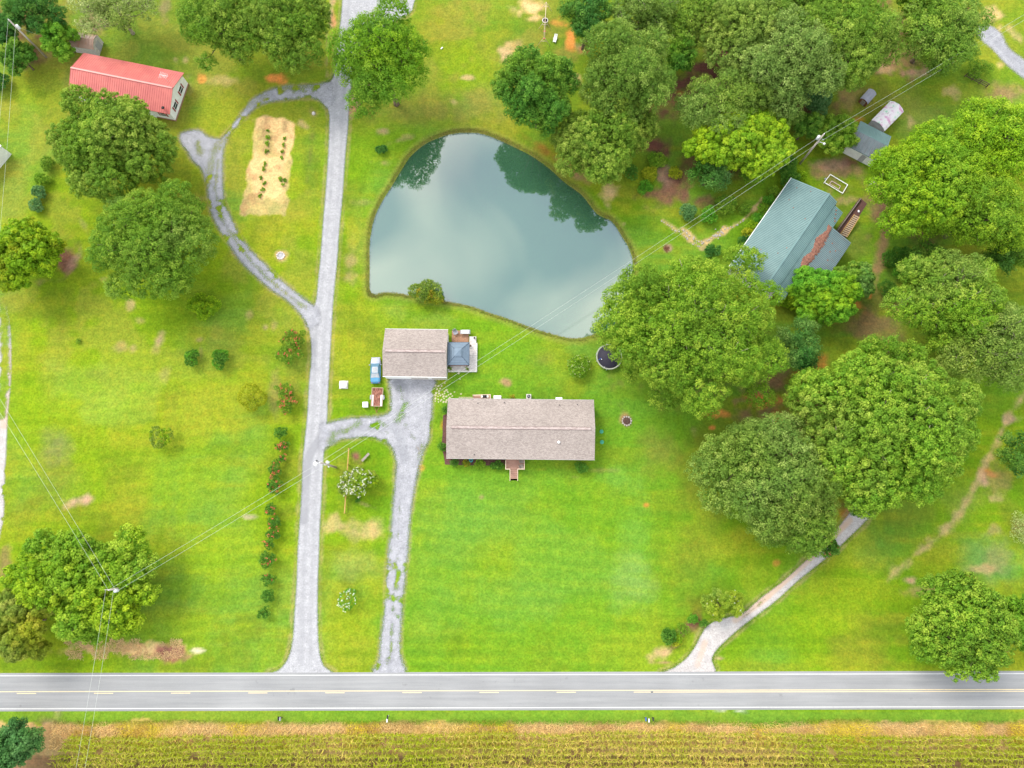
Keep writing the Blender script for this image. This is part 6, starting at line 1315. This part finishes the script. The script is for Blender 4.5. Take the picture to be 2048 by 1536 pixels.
# ------------------------------------------------------------------ yard things
# swing set
a, b = P(1092.5, 4, 2.4), P(1088.6, 74, 2.4); c = (a + b) / 2
t = thing('swing_set', 'rusty pipe swing set at the top edge of the lawn', 'swing set', (c.x, c.y, 0)); d = (b - a); ux = d.normalized(); uy = Vector((-ux.y, ux.x, 0)); L2 = d.length / 2
m = MB(); m.tube([ux * -L2 + Vector((0, 0, 2.4)), ux * L2 + Vector((0, 0, 2.4))], .05, 8); m.build('top_beam', m_rail, t)
for f in (-1, .05, 1):
    for s in (-1, 1): m = MB(); m.tube([ux * L2 * f + Vector((0, 0, 2.4)), ux * L2 * f + uy * s * 1.15], .035, 6); m.build('leg', m_rail, t)
    m = MB(); m.tube([ux * L2 * f + uy * .55 + Vector((0, 0, 1.25)), ux * L2 * f - uy * .55 + Vector((0, 0, 1.25))], .035, 6); m.build('brace', m_rail, t)
q = ux * -L2 * .30
m = MB(); m.lathe([(.42, .72), (.56, .70), (.6, .76), (.44, .80)], 8, (q.x, q.y, 0)); m.f = [f for f in m.f if len(f) == 4]; m.sm = [False] * len(m.f); so = m.build('saucer_swing', m_offwhite, t); m = MB(); m.lathe([(.01, .71), (.45, .74)], 8, (q.x, q.y, 0)); m.build('net', m_black, so)
m = MB()
for k in range(4): aa = k * math.pi / 2 + .7; m.tube([(q.x + .55 * math.cos(aa), q.y + .55 * math.sin(aa), .76), (q.x, q.y, 2.4)], .012, 4)
m.build('rope', m_black, so)
for f, mt in ((.28, m_redplas), (.7, m_redplas)):
    q = ux * L2 * f; m = MB(); m.box(q.x - .24, q.x + .24, q.y - .1, q.y + .1, .5, .54); so = m.build('swing_seat', mt, t)
    m = MB(); m.tube([(q.x - .22, q.y, .54), (q.x - .2, q.y, 2.4)], .012, 4); m.tube([(q.x + .22, q.y, .54), (q.x + .2, q.y, 2.4)], .012, 4); m.build('chain', m_alu, so)
p = P(1110.5, 77, .3); t = thing('lawn_chair', 'white plastic reclining lawn chair by the swing set', 'chair', (p.x, p.y, 0), -.25)
m = MB(); m.box(-.28, .28, -.75, -.02, .30, .34); m.build('seat', m_white, t, .01)
m = MB(); M = Matrix.Translation((0, 0, .32)) @ Matrix.Rotation(.45, 4, 'X'); m.box(-.28, -.12, .02, .8, 0, .04, M); m.box(.12, .28, .02, .8, 0, .04, M); m.box(-.12, .12, .02, .5, 0, .04, M); m.box(-.12, .12, .68, .8, 0, .04, M); m.build('backrest', m_white, t, .01)
for sx in (-.24, .24):
    for sy in (-.68, .1): m = MB(); m.box(sx - .03, sx + .03, sy - .03, sy + .03, 0, .30); m.build('leg', m_white, t)
    m = MB(); m.box(sx * 1.2 - .03, sx * 1.2 + .03, -.35, .12, .5, .53); m.box(sx * 1.2 - .03, sx * 1.2 + .03, -.33, -.28, .3, .5); m.build('armrest', m_white, t)
p = P(883.5, 95.5, .2); t = thing('plastic_toy', 'small white toy lying in the grass north of the pond', 'toy', (p.x, p.y, 0), .8); m = MB(); m.box(-.25, .25, -.1, .1, 0, .18); m.build('body', m_white, t, .04)
# raised garden frames behind the teal-roofed house
tz = lambda a, b, z=.3: P(1460 + a / 5.687, 330 + b / 5.687, z)
def frame(name, label, pts, m_, w=.11, z=.3):
    c = sum((Vector(p) for p in pts), Vector()) / len(pts); t = thing(name, label, 'garden frame', (c.x, c.y, 0)); m = MB(); n = len(pts)
    for i in range(n): a, b = Vector(pts[i]) - c, Vector(pts[(i + 1) % n]) - c; m.bar((a.x, a.y, z), (b.x, b.y, z), w, w)
    m.build('pipe', m_, t); m = MB()
    for q in pts: m.box(q[0] - c.x - .05, q[0] - c.x + .05, q[1] - c.y - .05, q[1] - c.y + .05, 0, z)
    m.build('stake', m_, t); return t
frame('outer_garden_frame', 'large white rectangular frame on the brown soil behind the teal-roofed house', [tz(1140, 108), tz(1338, 225), tz(1280, 322), tz(1072, 198)], m_white)
frame('inner_garden_frame', 'smaller pinkish frame inside the large white one', [tz(1157, 182, .2), tz(1257, 240, .2), tz(1238, 276, .2), tz(1132, 216, .2)], m_fender, .08, .2)
p = tz(1085, 157, .2); t = thing('bucket', 'small blue-grey bucket at the corner of the white frame', 'bucket', (p.x, p.y, 0)); m = MB(); m.lathe([(.12, 0), (.16, .3), (.13, .3), (.1, .05)], 12); m.build('pail', m_carsilver, t); m = MB(); m.tube([(-.15, 0, .3), (0, 0, .45), (.15, 0, .3)], .01, 5); m.build('handle', m_alu, t)
# wooden stairs and walkway
A, B = tz(1252, 790, .3), tz(1415, 560, 1.0); A2, B2 = tz(1330, 822, .3), tz(1475, 590, 1.0)
t = thing('wooden_stairs', 'yellow-railed wooden stairs east of the teal-roofed house', 'stairs', (A.x, A.y, 0)); o_ = Vector((A.x, A.y, 0))
m = MB(); m.bar(A - o_, B - o_, .09, .16); m.bar(A2 - o_, B2 - o_, .09, .16); m.build('stringer', m_yellowwood, t)
m = MB()
for i in range(12):
    f = (i + .5) / 12; u, v = A.lerp(B, f) - o_, A2.lerp(B2, f) - o_; dd = (B - A).normalized() * .11; m.add([u - dd, v - dd, v + dd, u + dd, u - dd - Vector((0, 0, .05)), v - dd - Vector((0, 0, .05)), v + dd - Vector((0, 0, .05)), u + dd - Vector((0, 0, .05))], [(0, 1, 2, 3), (4, 7, 6, 5), (0, 4, 5, 1), (1, 5, 6, 2), (2, 6, 7, 3), (3, 7, 4, 0)])
m.build('treads', m_tanframe, t)
m = MB(); q = [tz(1225, 770, .02), tz(1300, 850, .02), tz(1560, 440, .02), tz(1490, 380, .02)]; m.add([v - o_ for v in q], [(0, 1, 2, 3)]); m.build('dark_walkway', m_mulch, t)  # dark flat walkway sheet below and beyond the stairs
q0, q1 = tz(1222, 748, .5), tz(1492, 378, .5); t = thing('retaining_board', 'long weathered timber wall beside the wooden stairs', 'retaining wall', ((q0.x + q1.x) / 2, (q0.y + q1.y) / 2, 0)); cc = Vector(((q0.x + q1.x) / 2, (q0.y + q1.y) / 2, 0))
m = MB(); m.bar(Vector((q0.x, q0.y, .2)) - cc, Vector((q1.x, q1.y, .2)) - cc, .4, .22); m.build('timber', m_darkwood, t); m = MB(); m.bar(Vector((q0.x, q0.y, .42)) - cc, Vector((q1.x, q1.y, .42)) - cc, .06, .24); m.build('cap', m_greywood, t)
p = tz(1475, 515, .5); t = thing('plastic_bag', 'small white bag lying at the top of the wooden stairs', 'bag', (p.x, p.y, .02)); loft([(-.25, .1, 0, .12), (-.1, .2, 0, .25), (.15, .14, 0, .2), (.25, .05, .02, .1)], 10, 2.2).build('bag', m_white, t)
p = P(1741, 372, .1); t = thing('concrete_slab', 'worn concrete step slab at the edge of the bright yellow-green tree', 'slab', (p.x, p.y, 0), .9); m = MB(); m.box(-1.1, 1.1, -.3, .3, -.02, .12); m.build('slab', m_stone, t, .02)
# fences
def fence(name, label, A, B, h, nr, mt, np_=4, w=.09):
    A, B = Vector((A.x, A.y, 0)), Vector((B.x, B.y, 0)); c = (A + B) / 2; t = thing(name, label, 'fence', c); 
    for k in range(np_): q = A.lerp(B, k / (np_ - 1)) - c; m = MB(); m.box(q.x - .06, q.x + .06, q.y - .06, q.y + .06, -.05, h + .08); m.build('post', mt, t)
    for r_ in range(nr): z = h - r_ * .38; m = MB(); m.bar(A - c + Vector((0, 0, z)), B - c + Vector((0, 0, z)), w, .1); m.build('rail', mt, t)
    return t
fence('rail_fence', 'low new yellow wooden rail fence running under the white-flowering tree', P(697, 897, .9), P(688.5, 1026, .9), .9, 2, m_yellowwood, 5, .08)
fence('dark_rail_fence', 'dark three-rail fence near the northeast gravel track', P(1936, 146, 1.1), P(1979, 168, 1.1), 1.1, 3, m_darkwood, 4)
p = P(731, 914.5, .3); t = thing('weathered_bench', 'grey plank bench standing in the grass behind the white-flowering tree', 'bench', (p.x, p.y, 0), math.radians(48)); m = MB(); m.box(-.85, .85, -.2, .2, .38, .43); m.build('seat', m_greywood, t)
for s in (-1, 1): m = MB(); m.box(s * .65 - .04, s * .65 + .04, -.17, .17, 0, .38); m.build('leg', m_greywood, t)
# stones
def rock(mb, c, r, sq=.6, rg=rng):
    vs = []; n, m_ = 7, 4
    for i in range(m_ + 1):
        th = math.pi * i / m_
        for k in range(n): a = 2 * math.pi * k / n + i * .4; s = r * rg.uniform(.8, 1.15); vs.append((c[0] + s * math.sin(th) * math.cos(a), c[1] + s * math.sin(th) * math.sin(a) * rg.uniform(.9, 1.1), c[2] + s * sq * math.cos(th)))
    mb.add(vs, [(i * n + k, (i + 1) * n + k, (i + 1) * n + (k + 1) % n, i * n + (k + 1) % n) for i in range(m_) for k in range(n)])
def border(name, label, pts, r=.16, sp=.32, wd=.15, mt=None):
    l = W(pts, 5, False); mb = MB(); acc = 0
    c = l[len(l) // 2]; t = thing(name, label, 'stone border', (c[0], c[1], 0))
    for a, b in zip(l[:-1], l[1:]):
        L_ = math.dist(a, b); n = max(1, int(L_ / sp))
        for i in range(n):
            f = (i + rng.random() * .5) / n; rock(mb, (a[0] + (b[0] - a[0]) * f - c[0] + rng.normal() * wd, a[1] + (b[1] - a[1]) * f - c[1] + rng.normal() * wd, .05), r * rng.uniform(.6, 1.3))
    mb.build('stones', mt or m_stone, t)
border('stone_border', 'curved stone border of the planting bed east of the pond', [(1365, 459), (1388, 477), (1406, 485), (1425, 474), (1448, 459), (1470, 452), (1490, 438)], .15, .3, .12)
border('stone_border', 'straight row of stones on the lawn east of the pond', [(1325, 441), (1345, 457), (1370, 475), (1403, 497)], .13, .35, .14)
border('stone_heap', 'pale stone heap where the curved border widens', [(1425, 474), (1434, 466), (1446, 460)], .2, .2, .45)
def ring(name, label, px, py, R_, n, rs, mt, cat, inner=None):
    p = P(px, py, .1); t = thing(name, label, cat, (p.x, p.y, 0))
    for k in range(n): a = 2 * math.pi * k / n; mb = MB(); rock(mb, (R_ * math.cos(a), R_ * math.sin(a), .1), rs * rng.uniform(.85, 1.15)); mb.build('stone', mt, t)
    if inner: mb = MB(); mb.lathe([(R_ - rs * .5, .0), (R_ * .7, .06), (.05, .1)], 14); mb.build('ash', inner, t)
    return t
ring('fire_ring', 'pale stone fire ring in the grass inside the gravel loop', 561, 511, .62, 11, .19, m_offwhite, 'fire ring', m_greywall)
t = ring('fire_pit', 'rough stone fire pit with burnt sticks in the east lawn', 1253.5, 842, .75, 12, .17, m_stone, 'fire pit', m_mulch)
m = MB()
for k in range(9): a = rng.uniform(0, 6.28); x, y = rng.normal() * .2, rng.normal() * .2; m.bar((x - .4 * math.cos(a), y - .4 * math.sin(a), .12), (x + .4 * math.cos(a), y + .4 * math.sin(a), .2 + .1 * rng.random()), .06)
m.build('sticks', m_darkwood, t)
p = P(627, 226.5, .1); t = thing('stump', 'small pale stump in the grass beside the gravel drive', 'stump', (p.x, p.y, 0)); m = MB(); m.lathe([(.36, 0), (.26, .15), (.22, .32), (.18, .33)], 10); m.build('wood', m_offwhite, t)
p = P(1333, 497, .1); t = thing('brush_pile', 'small reddish brush pile above the huge tree', 'brush pile', (p.x, p.y, 0)); m = MB()
for k in range(26): a = rng.uniform(0, 6.28); x, y = rng.normal() * .2, rng.normal() * .2; m.bar((x - .45 * math.cos(a), y - .45 * math.sin(a), .05), (x + .45 * math.cos(a), y + .45 * math.sin(a), .1 + .25 * rng.random()), .035)
m.build('sticks', m_rust, t)
# stepping stones
sp = [(872.5, 759.5), (878, 759), (884, 759), (889.5, 766), (871, 771), (877, 772), (883, 772), (878, 782), (880.5, 777), (889, 783), (893, 780), (895.5, 784), (872, 786), (878, 787), (885, 789), (889, 787), (871, 791), (876, 792.5), (881, 791), (887, 793), (892.5, 793), (897, 790), (901, 788), (904.5, 792), (899.5, 795), (870.5, 797), (876.5, 798.5), (883, 799.5), (888, 797), (870.5, 802.5), (877, 804), (881, 802), (887, 804), (892, 804), (909, 784), (922, 788), (917.5, 746.5), (920, 758), (893.5, 800), (874, 778)]
for i, (x, y) in enumerate(sp):
    p = P(x, y, .03); r_ = rng.uniform(.14, .24); mb = MB(); n = 8; vs = []
    rr = [r_ * rng.uniform(.8, 1.15) for k in range(n)]
    for z in (-.02, .045): vs += [(rr[k] * math.cos(2 * math.pi * k / n) * (1 if z < 0 else .9), rr[k] * math.sin(2 * math.pi * k / n) * .8 * (1 if z < 0 else .9), z) for k in range(n)]
    mb.add(vs, [tuple(range(n, 2 * n))] + [(k, (k + 1) % n, n + (k + 1) % n, n + k) for k in range(n)])
    o = mb.build('stepping_stone', m_palestone); o.location = (p.x, p.y, 0); o.rotation_euler[2] = rng.uniform(0, 3)
    tag(o, 'pale yellowish stepping stone scattered in the grass between driveway and ranch house', 'stepping stone', 'stepping stones northwest of the ranch house')
for i in range(9):
    p = P(919 + i * 3.3, 794.8, .03); mb = MB(); mb.box(-.13, .13, -.08, .08, -.02, .05); o = mb.build('edging_stone', m_palestone, None, .02); o.location = (p.x, p.y, 0); o.rotation_euler[2] = rng.normal() * .1
    tag(o, ['westernmost', 'second', 'third', 'fourth', 'fifth', 'sixth', 'seventh', 'eighth', 'easternmost'][i] + (' edging stone from the west' if 0 < i < 8 else ' edging stone') + ' in the row behind the ranch house', 'edging stone', 'edging stones behind the ranch house')
# mailboxes
def mailbox(label, px, py, mt, h=1.05, post=m_darkwood, rz=0, cat='mailbox', name='mailbox', group='mailboxes south of the road'):
    p = P(px, py, h); t = thing(name, label, cat, (p.x, p.y, 0), rz, group)
    m = MB(); m.box(-.05, .05, -.05, .05, -.05, h - .12); m.build('post', post, t)
    m = MB(); pr = [(-.11, 0), (-.11, .12), (-.08, .19), (0, .22), (.08, .19), (.11, .12), (.11, 0)]; n = len(pr)
    m.add([(x, y, h - .12 + z) for y in (-.26, .26) for x, z in pr], [(i, i + 1, n + i + 1, n + i)[::-1] for i in range(n - 1)] + [(0, n, 2 * n - 1, n - 1)[::-1], tuple(range(n)), tuple(range(n, 2 * n))[::-1]]); b_ = m.build('box', mt, t)
    m = MB(); m.box(.112, .125, .02, .05, h, h + .16); m.build('flag', m_redplas, b_); return t
mailbox('black mailbox south of the road at the west, left of two', 556.5, 1437, m_black); mailbox('grey mailbox south of the road at the west, right of two', 560, 1438, m_greyplastic)
mailbox('black mailbox with white post south of the road opposite the driveway', 775, 1434.5, m_black, post=m_white)
mailbox('cream newspaper box under the black mailbox opposite the driveway', 774, 1441, m_white, .8, m_white, cat='newspaper box', name='newspaper_box')
mailbox('blue-grey mailbox, leftmost of three at the eastern mailbox group', 1292, 1438.5, m_blue); mailbox('cream box in the middle of three at the eastern mailbox group', 1298, 1441, m_white, .9, cat='newspaper box', name='newspaper_box'); mailbox('black mailbox, rightmost of three at the eastern mailbox group', 1306.5, 1438.5, m_black)
p = P(1043, 1470, .6); t = thing('marker_post', 'small white marker post in the dry grass south of the road', 'marker post', (p.x, p.y, 0)); m = MB(); m.box(-.05, .05, -.02, .02, 0, .9); m.build('post', m_white, t); m = MB(); m.box(-.08, .08, -.03, -.021, .62, .88); m.build('plate', m_offwhite, t)
